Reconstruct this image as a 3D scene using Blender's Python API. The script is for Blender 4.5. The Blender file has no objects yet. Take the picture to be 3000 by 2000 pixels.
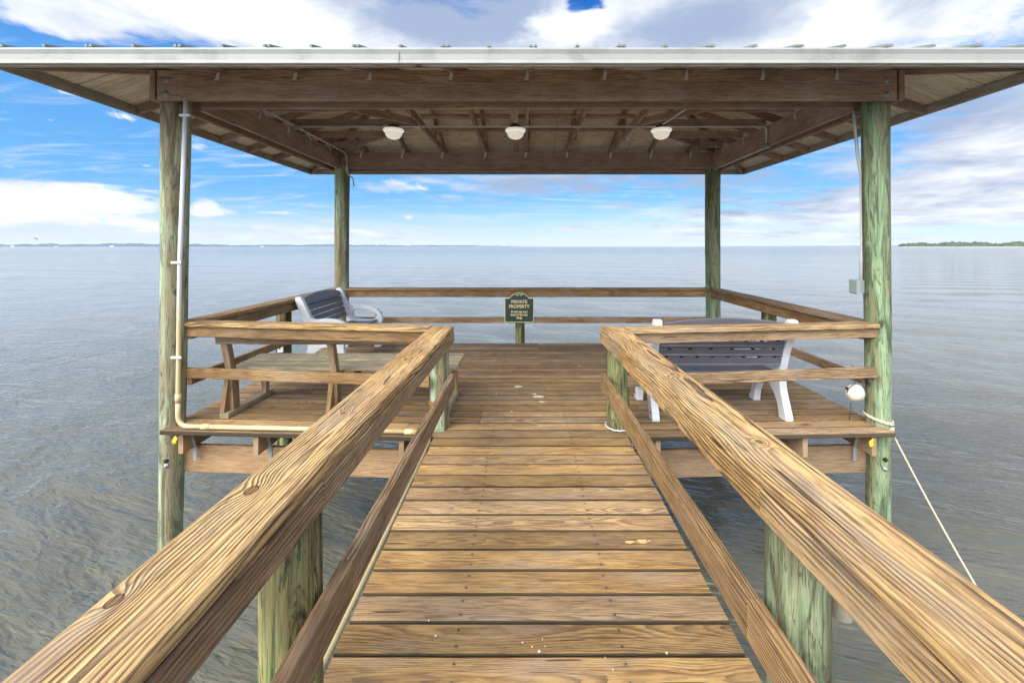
import bpy, math, random
import numpy as np
from mathutils import Vector, Matrix
R = math.radians
rng = random.Random(7)
scene = bpy.context.scene
C = scene.collection

# ------------------------------------------------------------------ camera
F = 980.0                      # focal length in units of a 2352 px wide picture
cam_d = bpy.data.cameras.new('camera')
cam = bpy.data.objects.new('camera', cam_d); C.objects.link(cam)
cam.location = (0, 0, 1.6); cam.rotation_euler = (R(90), 0, 0)
cam_d.sensor_width = 36; cam_d.lens = 36*F/2352
cam_d.shift_x = -27/2352; cam_d.shift_y = -218/2352
cam_d.clip_start = 0.05; cam_d.clip_end = 40000
scene.camera = cam

def W(x, y, Y):                # a point of the place seen at picture x, y, standing at distance Y
    return Vector(((x-1203)*Y/F, Y, 1.6-(y-566)*Y/F))

# ------------------------------------------------------------------ light
SUN_DIR = Vector((-0.50, -0.55, 0.62)).normalized()    # towards the sun
scene.view_settings.view_transform = 'Standard'
scene.view_settings.look = 'None'
scene.view_settings.gamma = 1.0
scene.view_settings.exposure = 1.8
scene.view_settings.use_curve_mapping = False
sd = bpy.data.lights.new('sun', 'SUN'); sd.energy = 1.6; sd.angle = R(50); sd.color = (1.0, 0.95, 0.87)
so = bpy.data.objects.new('sun', sd); C.objects.link(so)
so.rotation_euler = SUN_DIR.to_track_quat('Z', 'Y').to_euler()

# ------------------------------------------------------------------ node helpers
class NT:
    def __init__(s, tree): s.t = tree; s.n = tree.nodes; s.l = tree.links
    def new(s, typ, **kw):
        n = s.n.new(typ)
        for k, v in kw.items(): setattr(n, k, v)
        return n
    def put(s, sock, v):
        if hasattr(v, 'is_output') or isinstance(v, bpy.types.NodeSocket): s.l.new(v, sock)
        else: sock.default_value = v
    def m(s, op, a, b=0.0, c=0.0, clamp=False):
        n = s.new('ShaderNodeMath', operation=op); n.use_clamp = clamp
        s.put(n.inputs[0], a); s.put(n.inputs[1], b); s.put(n.inputs[2], c)
        return n.outputs[0]
    def vm(s, op, a, b=(0,0,0), sc=None):
        n = s.new('ShaderNodeVectorMath', operation=op)
        s.put(n.inputs[0], a); s.put(n.inputs[1], b)
        if sc is not None: s.put(n.inputs[3], sc)
        return n.outputs['Value'] if op in ('LENGTH','DOT_PRODUCT') else n.outputs[0]
    def sep(s, v):
        n = s.new('ShaderNodeSeparateXYZ'); s.put(n.inputs[0], v); return n.outputs
    def comb(s, x, y, z):
        n = s.new('ShaderNodeCombineXYZ'); s.put(n.inputs[0], x); s.put(n.inputs[1], y); s.put(n.inputs[2], z); return n.outputs[0]
    def noise(s, vec, scale=1.0, detail=2.0, rough=0.5, dist=0.0, color=False):
        n = s.new('ShaderNodeTexNoise'); s.put(n.inputs['Vector'], vec)
        n.inputs['Scale'].default_value = scale; n.inputs['Detail'].default_value = detail
        n.inputs['Roughness'].default_value = rough; n.inputs['Distortion'].default_value = dist
        return n.outputs['Color'] if color else n.outputs['Fac']
    def vor(s, vec, scale=1.0, feature='F1'):
        n = s.new('ShaderNodeTexVoronoi', feature=feature); s.put(n.inputs['Vector'], vec); n.inputs['Scale'].default_value = scale
        return n.outputs['Distance']
    def ss(s, v, a, b, lo=0.0, hi=1.0):
        n = s.new('ShaderNodeMapRange', interpolation_type='SMOOTHSTEP'); s.put(n.inputs[0], v)
        n.inputs[1].default_value = a; n.inputs[2].default_value = b
        n.inputs[3].default_value = lo; n.inputs[4].default_value = hi
        return n.outputs[0]
    def mix(s, f, a, b, mode='MIX'):
        n = s.new('ShaderNodeMix', data_type='RGBA', blend_type=mode)
        s.put(n.inputs[0], f)
        for k, v in ((6, a), (7, b)):
            if isinstance(v, tuple): v = (v[0], v[1], v[2], 1.0)
            s.put(n.inputs[k], v)
        return n.outputs[2]
    def ramp(s, f, stops, interp='LINEAR'):
        n = s.new('ShaderNodeValToRGB'); s.put(n.inputs[0], f); r = n.color_ramp; r.interpolation = interp
        while len(r.elements) < len(stops): r.elements.new(0.5)
        for e, (p, c) in zip(r.elements, stops): e.position = p; e.color = (c[0], c[1], c[2], 1)
        return n.outputs[0]

# ------------------------------------------------------------------ sky
world = bpy.data.worlds.new('World'); scene.world = world; world.use_nodes = True
def build_sky():
    t = NT(world.node_tree); t.n.clear()
    out = t.new('ShaderNodeOutputWorld'); bg = t.new('ShaderNodeBackground'); t.l.new(bg.outputs[0], out.inputs[0])
    bg.inputs[1].default_value = 0.10
    sky = t.new('ShaderNodeTexSky', sky_type='NISHITA', sun_disc=False)
    sky.sun_elevation = math.asin(SUN_DIR.z); sky.sun_rotation = math.atan2(SUN_DIR.x, SUN_DIR.y)
    sky.air_density = 1.0; sky.dust_density = 0.4; sky.ozone_density = 2.0
    tc = t.new('ShaderNodeTexCoord'); d = tc.outputs['Generated']
    X, Y, Z = t.sep(d)
    hor = t.m('SQRT', t.m('ADD', t.m('MULTIPLY', X, X), t.m('MULTIPLY', Y, Y)))
    el = t.m('DIVIDE', Z, t.m('MAXIMUM', hor, 0.02))
    az = t.m('ARCTAN2', X, Y)
    # flat cloud layer overhead, seen in perspective
    zc = t.m('ADD', t.m('MAXIMUM', Z, 0.0), 0.10)
    P = t.comb(t.m('DIVIDE', X, zc), t.m('DIVIDE', Y, zc), 0.0)
    Pr = t.vm('MULTIPLY', P, (1.0, 1.0, 1.0))
    big = t.noise(Pr, 0.85, 9.0, 0.58, 0.35)
    fine = t.noise(t.vm('ADD', P, (7.3, 2.1, 0)), 3.2, 10.0, 0.70, 0.7)
    strk = t.noise(t.comb(t.m('MULTIPLY', az, 2.2), t.m('MULTIPLY', t.m('ADD', el, t.m('MULTIPLY', az, 0.07)), 22.0), 1.7), 1.0, 7.0, 0.6, 0.5)
    wv = t.noise(t.comb(t.m('MULTIPLY', az, 5.0), t.m('MULTIPLY', el, 9.0), 5.0), 1.0, 4.0, 0.6, color=True)
    wx, wy, _ = t.sep(wv)
    az_ = az; az = t.m('ADD', az, t.m('MULTIPLY', t.m('SUBTRACT', wx, 0.5), 0.22)); el_ = el; el = t.m('ADD', el, t.m('MULTIPLY', t.m('SUBTRACT', wy, 0.5), 0.09))
    def A(px, py, sx, sy, amp):                     # a cloud bank at a bearing and height in the sky
        u = (px-1203)/F; v = (566-py)/F; a = math.atan(u); e = v*math.cos(a)
        dx = t.m('DIVIDE', t.m('SUBTRACT', az, a), sx/F*math.cos(a)**2); dy = t.m('DIVIDE', t.m('SUBTRACT', el, e), sy/F*math.cos(a))
        q = t.m('ADD', t.m('MULTIPLY', dx, dx), t.m('MULTIPLY', dy, dy))
        return t.m('MULTIPLY', t.m('EXPONENT', t.m('MULTIPLY', q, -1.0)), amp)
    def SUM(lst, base):
        s = base
        for q in lst: s = t.m('ADD', s, A(*q))
        return s
    cov = SUM([(400, 10, 520, 90, .46), (230, 40, 150, 40, .12), (880, 40, 170, 60, .34), (120, 40, 120, 30, .16), (60, 20, 170, 60, .0), (150, 100, 120, 14, -.30), (30, 75, 40, 22, -.34), (1300, 60, 260, 90, .40), (1900, 30, 560, 150, .45),
               (1345, 12, 45, 26, -.50), (2350, 330, 420, 130, .34), (1760, 480, 300, 60, .16), (2200, 480, 400, 60, .2), (1250, 415, 330, 20, .16),
               (450, 330, 520, 130, -.20), (60, 455, 380, 52, .52), (600, 530, 400, 14, .16), (340, 275, 180, 22, .12), (880, 430, 60, 10, .16), (200, 300, 120, 60, .06), (1000, 485, 230, 26, -.16), (480, 205, 120, 60, .02)], -0.06)
    cov = t.m('ADD', cov, t.ss(Y, 0.25, -0.25, 0.0, 0.16))  # extra cloud cover out of view behind the camera, added for fill
    cl = t.m('ADD', t.m('ADD', t.m('MULTIPLY', big, 0.52), t.m('MULTIPLY', fine, 0.48)), cov)
    cl = t.m('ADD', cl, t.m('MULTIPLY', t.m('SUBTRACT', strk, 0.5), t.ss(el, 0.36, 0.22, 0.0, 0.55)))
    mask = t.ss(cl, 0.45, 0.68)
    # the two low cumulus heads on the horizon and pale bands low down
    def P2(px, py): 
        u = (px-1203)/F; a = math.atan(u); return a, (566-py)/F*math.cos(a)
    puff = t.noise(t.comb(t.m('MULTIPLY', az, 45), t.m('MULTIPLY', t.m('ADD', el, t.m('MULTIPLY', az, .3)), 95), 3.0), 0.9, 8.0, 0.7)
    shsave = (az, el); az, el = az_, el_
    cum = SUM([(150, 214, 42, 8, .75), (285, 268, 46, 13, .85), (232, 291, 22, 6, .7), (455, 335, 30, 16, .8), (115, 276, 14, 5, .6), (345, 382, 22, 4, .6), (20, 384, 26, 8, .6), (900, 418, 50, 10, .7), (960, 432, 40, 8, .75), (1130, 436, 30, 5, .6), (620, 380, 16, 5, .5), (470, 478, 42, 26, 1.0), (500, 488, 70, 9, .6), (640, 489, 60, 5, .75), (938, 499, 12, 7, .9), (1920, 538, 30, 8, .7), (1840, 522, 20, 7, .6), (2055, 530, 12, 6, .6), (1690, 524, 10, 4, .7)], 0.0)
    wa, we = az, el
    cmask = t.ss(t.m('ADD', cum, t.m('MULTIPLY', t.m('SUBTRACT', puff, 0.5), 1.6)), 0.36, 1.0)
    low = t.m('MULTIPLY', t.ss(t.m('ADD', t.m('MULTIPLY', t.m('SUBTRACT', strk, 0.5), -0.22), el), 0.085, 0.0), t.ss(az, 0.9, -1.0, 0.75, 1.3))
    az, el = shsave
    # shade inside the clouds
    shn = t.noise(t.vm('ADD', P, (1.7, 9.2, 0)), 1.3, 6.0, 0.55, 0.3)
    shv = SUM([(1010, 40, 190, 55, .42), (1640, 60, 230, 70, .30), (1130, 20, 140, 60, .28), (2150, 280, 300, 50, .20), (1760, 430, 260, 60, .28), (1350, 430, 300, 36, .34),
               (450, 40, 300, 60, -.25), (1300, 70, 80, 50, -.35), (1930, 40, 60, 60, -.35), (60, 470, 330, 42, -.35), (2250, 60, 200, 60, -.12)], 0.02)
    shade = t.ss(t.m('ADD', t.m('ADD', t.m('MULTIPLY', shn, .65), t.m('MULTIPLY', fine, .38)), shv), 0.36, 0.80)
    ccol = t.mix(shade, (3.3, 3.35, 3.42), (1.2, 1.5, 2.1))
    el = el_; az = az_
    # unseen cloud behind the camera and round the sun, overbright as added fill light
    sdot = t.vm('DOT_PRODUCT', d, tuple(SUN_DIR))
    ccol = t.mix(1.0, ccol, t.ramp(t.ss(sdot, 0.1, 1.0), [(0, (1,1,1)), (1, (1,1,1))]), 'MULTIPLY')
    ccol = t.vm('SCALE', ccol, sc=t.ss(t.m('ADD', sdot, t.ss(Y, 0.1, -0.5, 0.0, 0.45)), 0.30, 0.90, 1.0, 4.2))
    # clear air: nishita, deepened a little
    hsv = t.new('ShaderNodeHueSaturation'); t.l.new(sky.outputs[0], hsv.inputs['Color']); hsv.inputs['Saturation'].default_value = 1.25
    clear = t.mix(1.0, hsv.outputs[0], t.ramp(el, [(0.0, (1.0, 1.0, 1.02)), (0.12, (.80, .97, 1.08)), (0.3, (.52, .88, 1.18)), (0.6, (.32, .75, 1.25))]), 'MULTIPLY')
    clear = t.mix(0.8, t.mix(1.0, clear, SKYK, 'MULTIPLY'), t.ramp(el, [(0.0, (1.65,2.2,2.75)), (0.05, (.95,1.72,2.6)), (0.11, (.34,1.22,2.5)), (0.3, (.34,1.10,2.35)), (0.45, (.07,.50,1.75)), (0.7, (.04,.38,1.6))]))
    col = t.mix(t.m('MULTIPLY', low, 0.62), clear, (2.35, 2.6, 2.95))
    veil = t.noise(t.vm('ADD', t.vm('MULTIPLY', P, (.55, 1.6, 1)), (3.3, 5.1, 0)), 2.2, 9.0, 0.66, 1.0)
    col = t.mix(t.m('MULTIPLY', t.ss(veil, .48, .74), .55), col, (2.5, 2.7, 3.0))
    col = t.mix(mask, col, ccol)
    col = t.mix(t.m('MULTIPLY', cmask, 0.85), col, (3.0, 2.95, 3.0))
    t.l.new(col, bg.inputs[0])
SKYK = (.7, .7, .7)
build_sky()

# ------------------------------------------------------------------ materials
def mat(name):
    m = bpy.data.materials.new(name); m.use_nodes = True
    t = NT(m.node_tree); b = m.node_tree.nodes['Principled BSDF']
    return m, t, b

def wood(name, light, mid, dark, ring=0.008, grain=0.75, grey=(0.30,0.26,0.22), greyamt=0.25, bump=0.5, rough=0.7, specks=0.0, green=0.0, vary=0.35, nails=False, ckt=.735, knots=()):
    m, t, b = mat(name)
    a = t.new('ShaderNodeAttribute', attribute_name='wc'); wc = a.outputs['Vector']
    tn = t.new('ShaderNodeAttribute', attribute_name='tint'); tint = tn.outputs['Fac']
    s, u, v = t.sep(wc)
    lo = t.noise(t.comb(t.m('MULTIPLY', s, 0.9), t.m('MULTIPLY', u, 2.0), t.m('MULTIPLY', v, 2.0)), 1.0, 2.0, 0.5, color=True)
    mi = t.noise(t.comb(t.m('MULTIPLY', s, 3.0), t.m('MULTIPLY', u, 14.0), t.m('MULTIPLY', v, 14.0)), 1.0, 3.0, 0.55, color=True)
    mi_f = t.sep(mi)[0]
    off = t.vm('ADD', t.vm('SCALE', t.vm('SUBTRACT', lo, (.5,.5,.5)), sc=0.10), t.vm('SCALE', t.vm('SUBTRACT', mi, (.5,.5,.5)), sc=0.016))
    # knots pull the rings round themselves
    kc = t.comb(t.m('MULTIPLY', s, 1.35), t.m('MULTIPLY', u, 3.4), t.m('MULTIPLY', v, 1.0))
    kd = t.vor(kc, 1.0)
    kpull = t.m('EXPONENT', t.m('MULTIPLY', t.m('MULTIPLY', kd, kd), -38.0))
    knot = t.ss(kd, 0.062, 0.035)
    kmask = None
    if knots:
        ge0 = t.new('ShaderNodeNewGeometry'); gx, gy, gz = t.sep(ge0.outputs['Position'])
        for (kx, ky, kr) in knots:
            ax_ = t.m('DIVIDE', t.m('SUBTRACT', gx, kx), kr); ay_ = t.m('DIVIDE', t.m('SUBTRACT', gy, ky), kr*1.35)
            q = t.m('ADD', t.m('MULTIPLY', ax_, ax_), t.m('MULTIPLY', ay_, ay_))
            q = t.m('ADD', q, t.m('MULTIPLY', t.m('SUBTRACT', mi_f, .5), .9))
            kpull = t.m('ADD', kpull, t.m('EXPONENT', t.m('MULTIPLY', q, -.14)))
            mk_ = t.ss(q, 1.25, .85); rg_ = t.m('MULTIPLY', mk_, t.ss(q, .45, .95))
            kmask = (mk_, rg_) if kmask is None else (t.m('MAXIMUM', kmask[0], mk_), t.m('MAXIMUM', kmask[1], rg_))
    yz = t.vm('ADD', t.comb(0.0, u, v), off)
    _, oy, oz = t.sep(yz)
    r = t.m('SQRT', t.m('ADD', t.m('MULTIPLY', oy, oy), t.m('MULTIPLY', oz, oz)))
    r = t.m('ADD', r, t.m('MULTIPLY', kpull, 0.034))
    fr = t.m('FRACT', t.m('DIVIDE', r, ring))
    line = t.m('MULTIPLY', t.ss(fr, 0.25, 0.86), t.ss(fr, 1.0, 0.93))
    wmod = t.noise(t.comb(t.m('MULTIPLY', s, 1.3), t.m('MULTIPLY', u, 9.0), t.m('MULTIPLY', v, 9.0)), 1.0, 3.0, 0.6)
    line = t.m('MULTIPLY', line, t.ss(wmod, 0.30, 0.62, 0.35, 1.0))
    fib = t.noise(t.comb(t.m('MULTIPLY', s, 7.0), t.m('MULTIPLY', u, 95.0), t.m('MULTIPLY', v, 95.0)), 1.0, 5.0, 0.72)
    blot = t.noise(t.comb(t.m('MULTIPLY', s, 2.2), t.m('MULTIPLY', u, 7.0), t.m('MULTIPLY', v, 7.0)), 1.0, 4.0, 0.6)
    base = t.mix(t.ss(blot, 0.30, 0.68), mid, light)
    col = t.mix(t.m('MULTIPLY', line, grain), base, dark)
    col = t.mix(t.m('MULTIPLY', t.ss(fib, 0.47, 0.62), 0.55), col, dark)
    col = t.mix(t.m('MULTIPLY', t.ss(fib, 0.44, 0.34), 0.28), col, tuple(min(.8, c*1.35) for c in light))
    gn = t.noise(t.comb(t.m('MULTIPLY', s, 1.1), t.m('MULTIPLY', u, 5.0), v), 1.6, 4.0, 0.65)
    col = t.mix(t.m('MULTIPLY', t.ss(gn, 0.48, 0.70), greyamt), col, grey)
    kk = t.m('MULTIPLY', t.ss(kd, 0.13, 0.05), 0.45)
    col = t.mix(kk, col, (dark[0]*1.4, dark[1]*1.0, dark[2]*0.9))
    col = t.mix(t.m('MULTIPLY', knot, 0.85), col, (0.035, 0.016, 0.009))
    if kmask:
        col = t.mix(t.m('MULTIPLY', kmask[0], .75), col, (.13,.060,.028)); col = t.mix(t.m('MULTIPLY', kmask[1], .85), col, (.035,.018,.010))
    # checks: long thin splits
    ck = t.noise(t.comb(t.m('MULTIPLY', s, 2.6), t.m('MULTIPLY', u, 75.0), t.m('MULTIPLY', v, 75.0)), 1.0, 1.0, 0.4)
    crack = t.ss(ck, ckt, ckt+.03)
    col = t.mix(t.m('MULTIPLY', crack, 0.75), col, (0.03, 0.018, 0.01))
    if green > 0:
        g = t.noise(t.comb(t.m('MULTIPLY', s, 1.7), t.m('MULTIPLY', u, 6.0), v), 1.3, 4.0, 0.6)
        col = t.mix(t.m('MULTIPLY', t.ss(g, 0.45, 0.66), green), col, (0.17, 0.19, 0.10))
    if specks > 0:
        sp = t.vor(t.comb(t.m('MULTIPLY', s, 16.0), t.m('MULTIPLY', u, 16.0), 0.0), 1.0)
        sel = t.noise(t.comb(t.m('MULTIPLY', s, 1.3), t.m('MULTIPLY', u, 1.3), 4.0), 1.0, 3.0, 0.7)
        mk = t.m('MULTIPLY', t.ss(sp, 0.085, 0.05), t.ss(sel, 0.56, 0.62))
        col = t.mix(t.m('MULTIPLY', mk, specks), col, (0.70, 0.68, 0.62))
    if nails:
        ea = t.new('ShaderNodeAttribute', attribute_name='edge')          # shade of the gaps painted onto the long edges of the boards
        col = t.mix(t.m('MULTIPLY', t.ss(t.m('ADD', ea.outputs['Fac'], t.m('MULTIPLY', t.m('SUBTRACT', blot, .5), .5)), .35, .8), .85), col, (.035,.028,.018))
    if nails:                                     # nail heads over each joist line
        ge = t.new('ShaderNodeNewGeometry'); px, py, pz = t.sep(ge.outputs['Position'])
        fx = t.m('MULTIPLY', t.m('SUBTRACT', t.m('FRACT', t.m('DIVIDE', t.m('ADD', px, 20.4), .66)), .5), .66)
        fy = t.m('MULTIPLY', t.m('SUBTRACT', t.m('FRACT', t.m('MULTIPLY', t.m('ADD', t.m('DIVIDE', t.m('SUBTRACT', py, 3.575), PITCH), 50.0), 2.0)), .5), PITCH/2)
        jit = t.noise(t.vm('SCALE', ge.outputs['Position'], sc=2.1), 1.0, 1.0)
        fx = t.m('ADD', fx, t.m('MULTIPLY', t.m('SUBTRACT', jit, .5), .05))
        nd = t.m('SQRT', t.m('ADD', t.m('MULTIPLY', fx, fx), t.m('MULTIPLY', fy, fy)))
        col = t.mix(t.m('MULTIPLY', t.ss(nd, .0060, .0040), .85), col, (.03,.022,.018))
        col = t.mix(t.m('MULTIPLY', t.ss(nd, .016, .005), .3), col, (.07,.05,.035))
    hv = t.new('ShaderNodeHueSaturation'); t.l.new(col, hv.inputs['Color'])
    t.l.new(t.m('ADD', 1.0-vary*0.5, t.m('MULTIPLY', tint, vary)), hv.inputs['Value'])
    hv.inputs['Saturation'].default_value = 1.0
    t.l.new(t.m('ADD', 0.90, t.m('MULTIPLY', t.m('FRACT', t.m('MULTIPLY', tint, 7.31)), 0.2)), hv.inputs['Saturation'])
    t.l.new(hv.outputs[0], b.inputs['Base Color'])
    b.inputs['Specular IOR Level'].default_value = 0.2
    t.l.new(t.m('ADD', rough-0.08, t.m('MULTIPLY', blot, 0.2)), b.inputs['Roughness'])
    h = t.m('SUBTRACT', t.m('ADD', t.m('MULTIPLY', line, 0.5), t.m('MULTIPLY', fib, 0.35)), t.m('ADD', t.m('MULTIPLY', crack, 2.0), t.m('MULTIPLY', knot, 0.6)))
    bp = t.new('ShaderNodeBump'); bp.inputs['Strength'].default_value = bump; bp.inputs['Distance'].default_value = 0.003
    t.l.new(h, bp.inputs['Height']); t.l.new(bp.outputs[0], b.inputs['Normal'])
    return m

PITCH = .1462
M = {}
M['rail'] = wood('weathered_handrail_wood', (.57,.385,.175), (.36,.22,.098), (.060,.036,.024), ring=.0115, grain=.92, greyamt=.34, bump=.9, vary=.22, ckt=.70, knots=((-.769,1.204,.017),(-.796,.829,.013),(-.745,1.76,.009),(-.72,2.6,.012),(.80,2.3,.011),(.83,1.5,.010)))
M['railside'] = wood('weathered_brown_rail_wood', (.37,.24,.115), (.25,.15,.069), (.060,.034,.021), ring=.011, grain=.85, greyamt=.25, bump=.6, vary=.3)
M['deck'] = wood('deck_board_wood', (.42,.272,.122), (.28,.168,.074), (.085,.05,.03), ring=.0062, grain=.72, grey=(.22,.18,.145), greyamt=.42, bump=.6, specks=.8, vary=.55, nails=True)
M['frame'] = wood('framing_lumber', (.42,.27,.14), (.32,.20,.10), (.17,.10,.055), ring=.009, grain=.5, greyamt=.2, vary=.25)
M['roofwood'] = wood('roof_lumber', (.48,.345,.26), (.35,.24,.18), (.13,.085,.06), ring=.012, grain=.6, grey=(.50,.44,.40), greyamt=.35, vary=.25)
M['greywood'] = wood('grey_fascia_wood', (.46,.42,.37), (.37,.33,.29), (.17,.14,.12), ring=.012, grain=.5, grey=(.42,.41,.39), greyamt=.6, vary=.2)
M['oldbench'] = wood('old_bench_wood', (.46,.385,.25), (.34,.275,.17), (.10,.07,.045), ring=.010, grain=.6, grey=(.34,.32,.26), greyamt=.65, green=.55, vary=.3)
M['benchleg'] = wood('bench_leg_wood', (.40,.265,.14), (.28,.175,.095), (.09,.05,.03), ring=.010, grain=.6, grey=(.28,.25,.19), greyamt=.4, green=.25, vary=.3)

def plywood():
    m, t, b = mat('plywood_sheathing')
    tc = t.new('ShaderNodeTexCoord'); o = tc.outputs['Object']
    n1 = t.noise(t.vm('MULTIPLY', o, (2.2, 12.0, 4.0)), 1.0, 5.0, .6, 1.2)
    n2 = t.noise(t.vm('MULTIPLY', o, (9.0, 60.0, 9.0)), 1.0, 3.0, .6, .8)
    x, y, z = t.sep(o)
    col = t.mix(t.ss(n1, .35, .65), (.70,.59,.45), (.86,.77,.63))
    col = t.mix(t.m('MULTIPLY', t.ss(n2, .5, .64), .5), col, (.34,.27,.20))
    kn = t.vor(t.vm('MULTIPLY', o, (4.2, 7.0, 3.0)), 1.0)
    sl = t.noise(o, 1.3, 2.0)
    col = t.mix(t.m('MULTIPLY', t.m('MULTIPLY', t.ss(kn, .12, .07), t.ss(sl, .42, .48)), .85), col, (.05,.028,.018))
    st = t.noise(o, 0.8, 5.0, .65)
    col = t.mix(t.m('MULTIPLY', t.ss(st, .52, .7), .35), col, (.36,.29,.22))
    sx = t.m('FRACT', t.m('DIVIDE', t.m('ADD', x, 20.3), 1.22)); sy = t.m('FRACT', t.m('DIVIDE', t.m('ADD', y, 20.0), 1.22))
    seam = t.m('MAXIMUM', t.ss(sx, .008, .003), t.ss(sy, .008, .003))
    col = t.mix(t.m('MULTIPLY', seam, .8), col, (.05,.035,.025))
    t.l.new(col, b.inputs['Base Color']); b.inputs['Roughness'].default_value = .85
    bp = t.new('ShaderNodeBump'); bp.inputs['Strength'].default_value = .4; bp.inputs['Distance'].default_value = .003
    t.l.new(n2, bp.inputs['Height']); t.l.new(bp.outputs[0], b.inputs['Normal'])
    return m
M['ply'] = plywood()

def pile_mat(name, pale, green, brown, dark, bw=0.5, dk=0.4):
    m, t, b = mat(name)
    tc = t.new('ShaderNodeTexCoord'); o = tc.outputs['Object']
    oi = t.new('ShaderNodeObjectInfo'); rr = t.m('MULTIPLY', oi.outputs['Random'], 40.0)
    o = t.vm('ADD', o, t.comb(rr, t.m('MULTIPLY', rr, 1.7), t.m('MULTIPLY', rr, .6)))
    st = t.vm('MULTIPLY', o, (13.0, 13.0, 1.1))
    n1 = t.noise(st, 1.0, 6.0, .62, .8)
    n2 = t.noise(t.vm('MULTIPLY', o, (5.0, 5.0, .55)), 1.0, 3.0, .5, .4)
    n3 = t.noise(t.vm('MULTIPLY', o, (85.0, 85.0, 4.0)), 1.0, 5.0, .7)
    # torn growth layers: contour bands of a stretched noise
    lay = t.m('FRACT', t.m('MULTIPLY', n1, 7.0))
    edge = t.ss(lay, .80, .95)
    base = t.mix(t.ss(n1, .40, .58), green, pale)
    base = t.mix(t.m('MULTIPLY', t.ss(n2, .44, .54), bw), base, brown)
    base = t.mix(t.m('MULTIPLY', t.ss(n1, .44, .36), .8), base, brown)
    col = t.mix(t.m('MULTIPLY', edge, .75), base, dark)
    col = t.mix(t.m('MULTIPLY', t.ss(lay, .18, .02), .2), col, pale)
    dk_ = t.noise(t.vm('MULTIPLY', o, (6.0, 6.0, 1.0)), 1.3, 5.0, .7, 1.5)
    col = t.mix(t.m('MULTIPLY', t.ss(dk_, .50, .62), dk), col, dark)
    col = t.mix(t.m('MULTIPLY', t.ss(n3, .48, .64), .45), col, dark)
    kn = t.vor(t.vm('MULTIPLY', o, (4.0, 4.0, 2.6)), 1.0)
    col = t.mix(t.m('MULTIPLY', t.ss(kn, .14, .06), .8), col, (.05,.03,.018))
    t.l.new(col, b.inputs['Base Color']); b.inputs['Roughness'].default_value = .8
    b.inputs['Specular IOR Level'].default_value = .3
    bp = t.new('ShaderNodeBump'); bp.inputs['Strength'].default_value = .7; bp.inputs['Distance'].default_value = .006
    t.l.new(t.m('ADD', t.m('MULTIPLY', lay, .5), t.m('MULTIPLY', n3, .6)), bp.inputs['Height']); t.l.new(bp.outputs[0], b.inputs['Normal'])
    return m
M['pile'] = pile_mat('green_treated_piling', (.42,.48,.31), (.21,.30,.185), (.23,.18,.10), (.055,.048,.028), .85, .6)
M['pilegreen'] = pile_mat('bright_green_treated_piling', (.30,.38,.215), (.12,.22,.12), (.20,.165,.08), (.05,.06,.03), .6, .75)
M['pileknotty'] = pile_mat('knotty_mossy_piling', (.28,.32,.18), (.12,.18,.095), (.14,.11,.055), (.035,.032,.02), .85, .8)
M['piledark'] = pile_mat('dark_mottled_piling', (.30,.29,.11), (.10,.16,.07), (.10,.08,.035), (.016,.015,.010), .8, .95)

def simple(name, col, rough=.5, metal=0.0, dirt=None, dscale=6.0, damt=.4, bump=0.0, spec=.5, glow=0.0):
    m, t, b = mat(name)
    tc = t.new('ShaderNodeTexCoord'); o = tc.outputs['Object']
    n = t.noise(o, dscale, 5.0, .62, .3)
    dirt = dirt or tuple(c*.55 for c in col)
    c = t.mix(t.m('MULTIPLY', t.ss(n, .42, .72), damt), col, dirt)
    t.l.new(c, b.inputs['Base Color']); b.inputs['Metallic'].default_value = metal
    t.l.new(t.m('ADD', rough-.06, t.m('MULTIPLY', n, .14)), b.inputs['Roughness'])
    b.inputs['Specular IOR Level'].default_value = spec
    if glow: t.l.new(c, b.inputs['Emission Color']); b.inputs['Emission Strength'].default_value = glow
    if bump:
        bp = t.new('ShaderNodeBump'); bp.inputs['Strength'].default_value = bump; bp.inputs['Distance'].default_value = .002
        t.l.new(t.noise(o, dscale*8, 3.0, .6), bp.inputs['Height']); t.l.new(bp.outputs[0], b.inputs['Normal'])
    return m
M['gutter'] = simple('cream_metal_fascia', (.27,.275,.25), .5, 0, (.14,.14,.12), 4.0, .6)
M['roofmetal'] = simple('grey_roof_metal', (.17,.19,.17), .6, .1, (.09,.10,.09), 5.0)
M['galv'] = simple('galvanised_steel', (.70,.71,.72), .45, .25, (.30,.30,.30), 25.0)
M['dullmetal'] = simple('dull_bolt_steel', (.33,.34,.35), .5, .4, (.20,.17,.14), 25.0)
M['whiteplastic'] = simple('white_moulded_plastic', (.62,.64,.66), .38, 0, (.42,.43,.42), 5.0, .30)
M['charcoal'] = simple('charcoal_moulded_plastic', (.115,.108,.125), .42, 0, (.17,.16,.17), 7.0, .5, .3)
M['black'] = simple('black_hole', (.012,.011,.010), .9)
M['pvcwhite'] = simple('white_pvc', (.56,.57,.58), .4, 0, (.36,.33,.28), 4.0, .45)
M['pvcgrey'] = simple('grey_pvc_box', (.24,.27,.255), .45, 0, (.22,.24,.22), 9.0)
M['greyline'] = simple('grey_conduit', (.58,.58,.57), .45, 0, (.33,.31,.28), 4.0, .5)
M['rope'] = simple('cream_rope', (.52,.45,.32), .85, 0, (.40,.33,.22), 40.0, .6, .6)
M['blackrope'] = simple('black_cord', (.03,.035,.04), .8)
M['buoy'] = simple('cream_foam_float', (.62,.57,.45), .6, 0, (.45,.38,.26), 14.0, .45, .3)
M['lampdome'] = simple('frosted_lamp_glass', (.93,.90,.80), .35, 0, (.88,.80,.64), 6.0, .4, glow=.14)
M['lampmetal'] = simple('dark_lamp_base', (.10,.10,.11), .5, .4)
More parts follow.
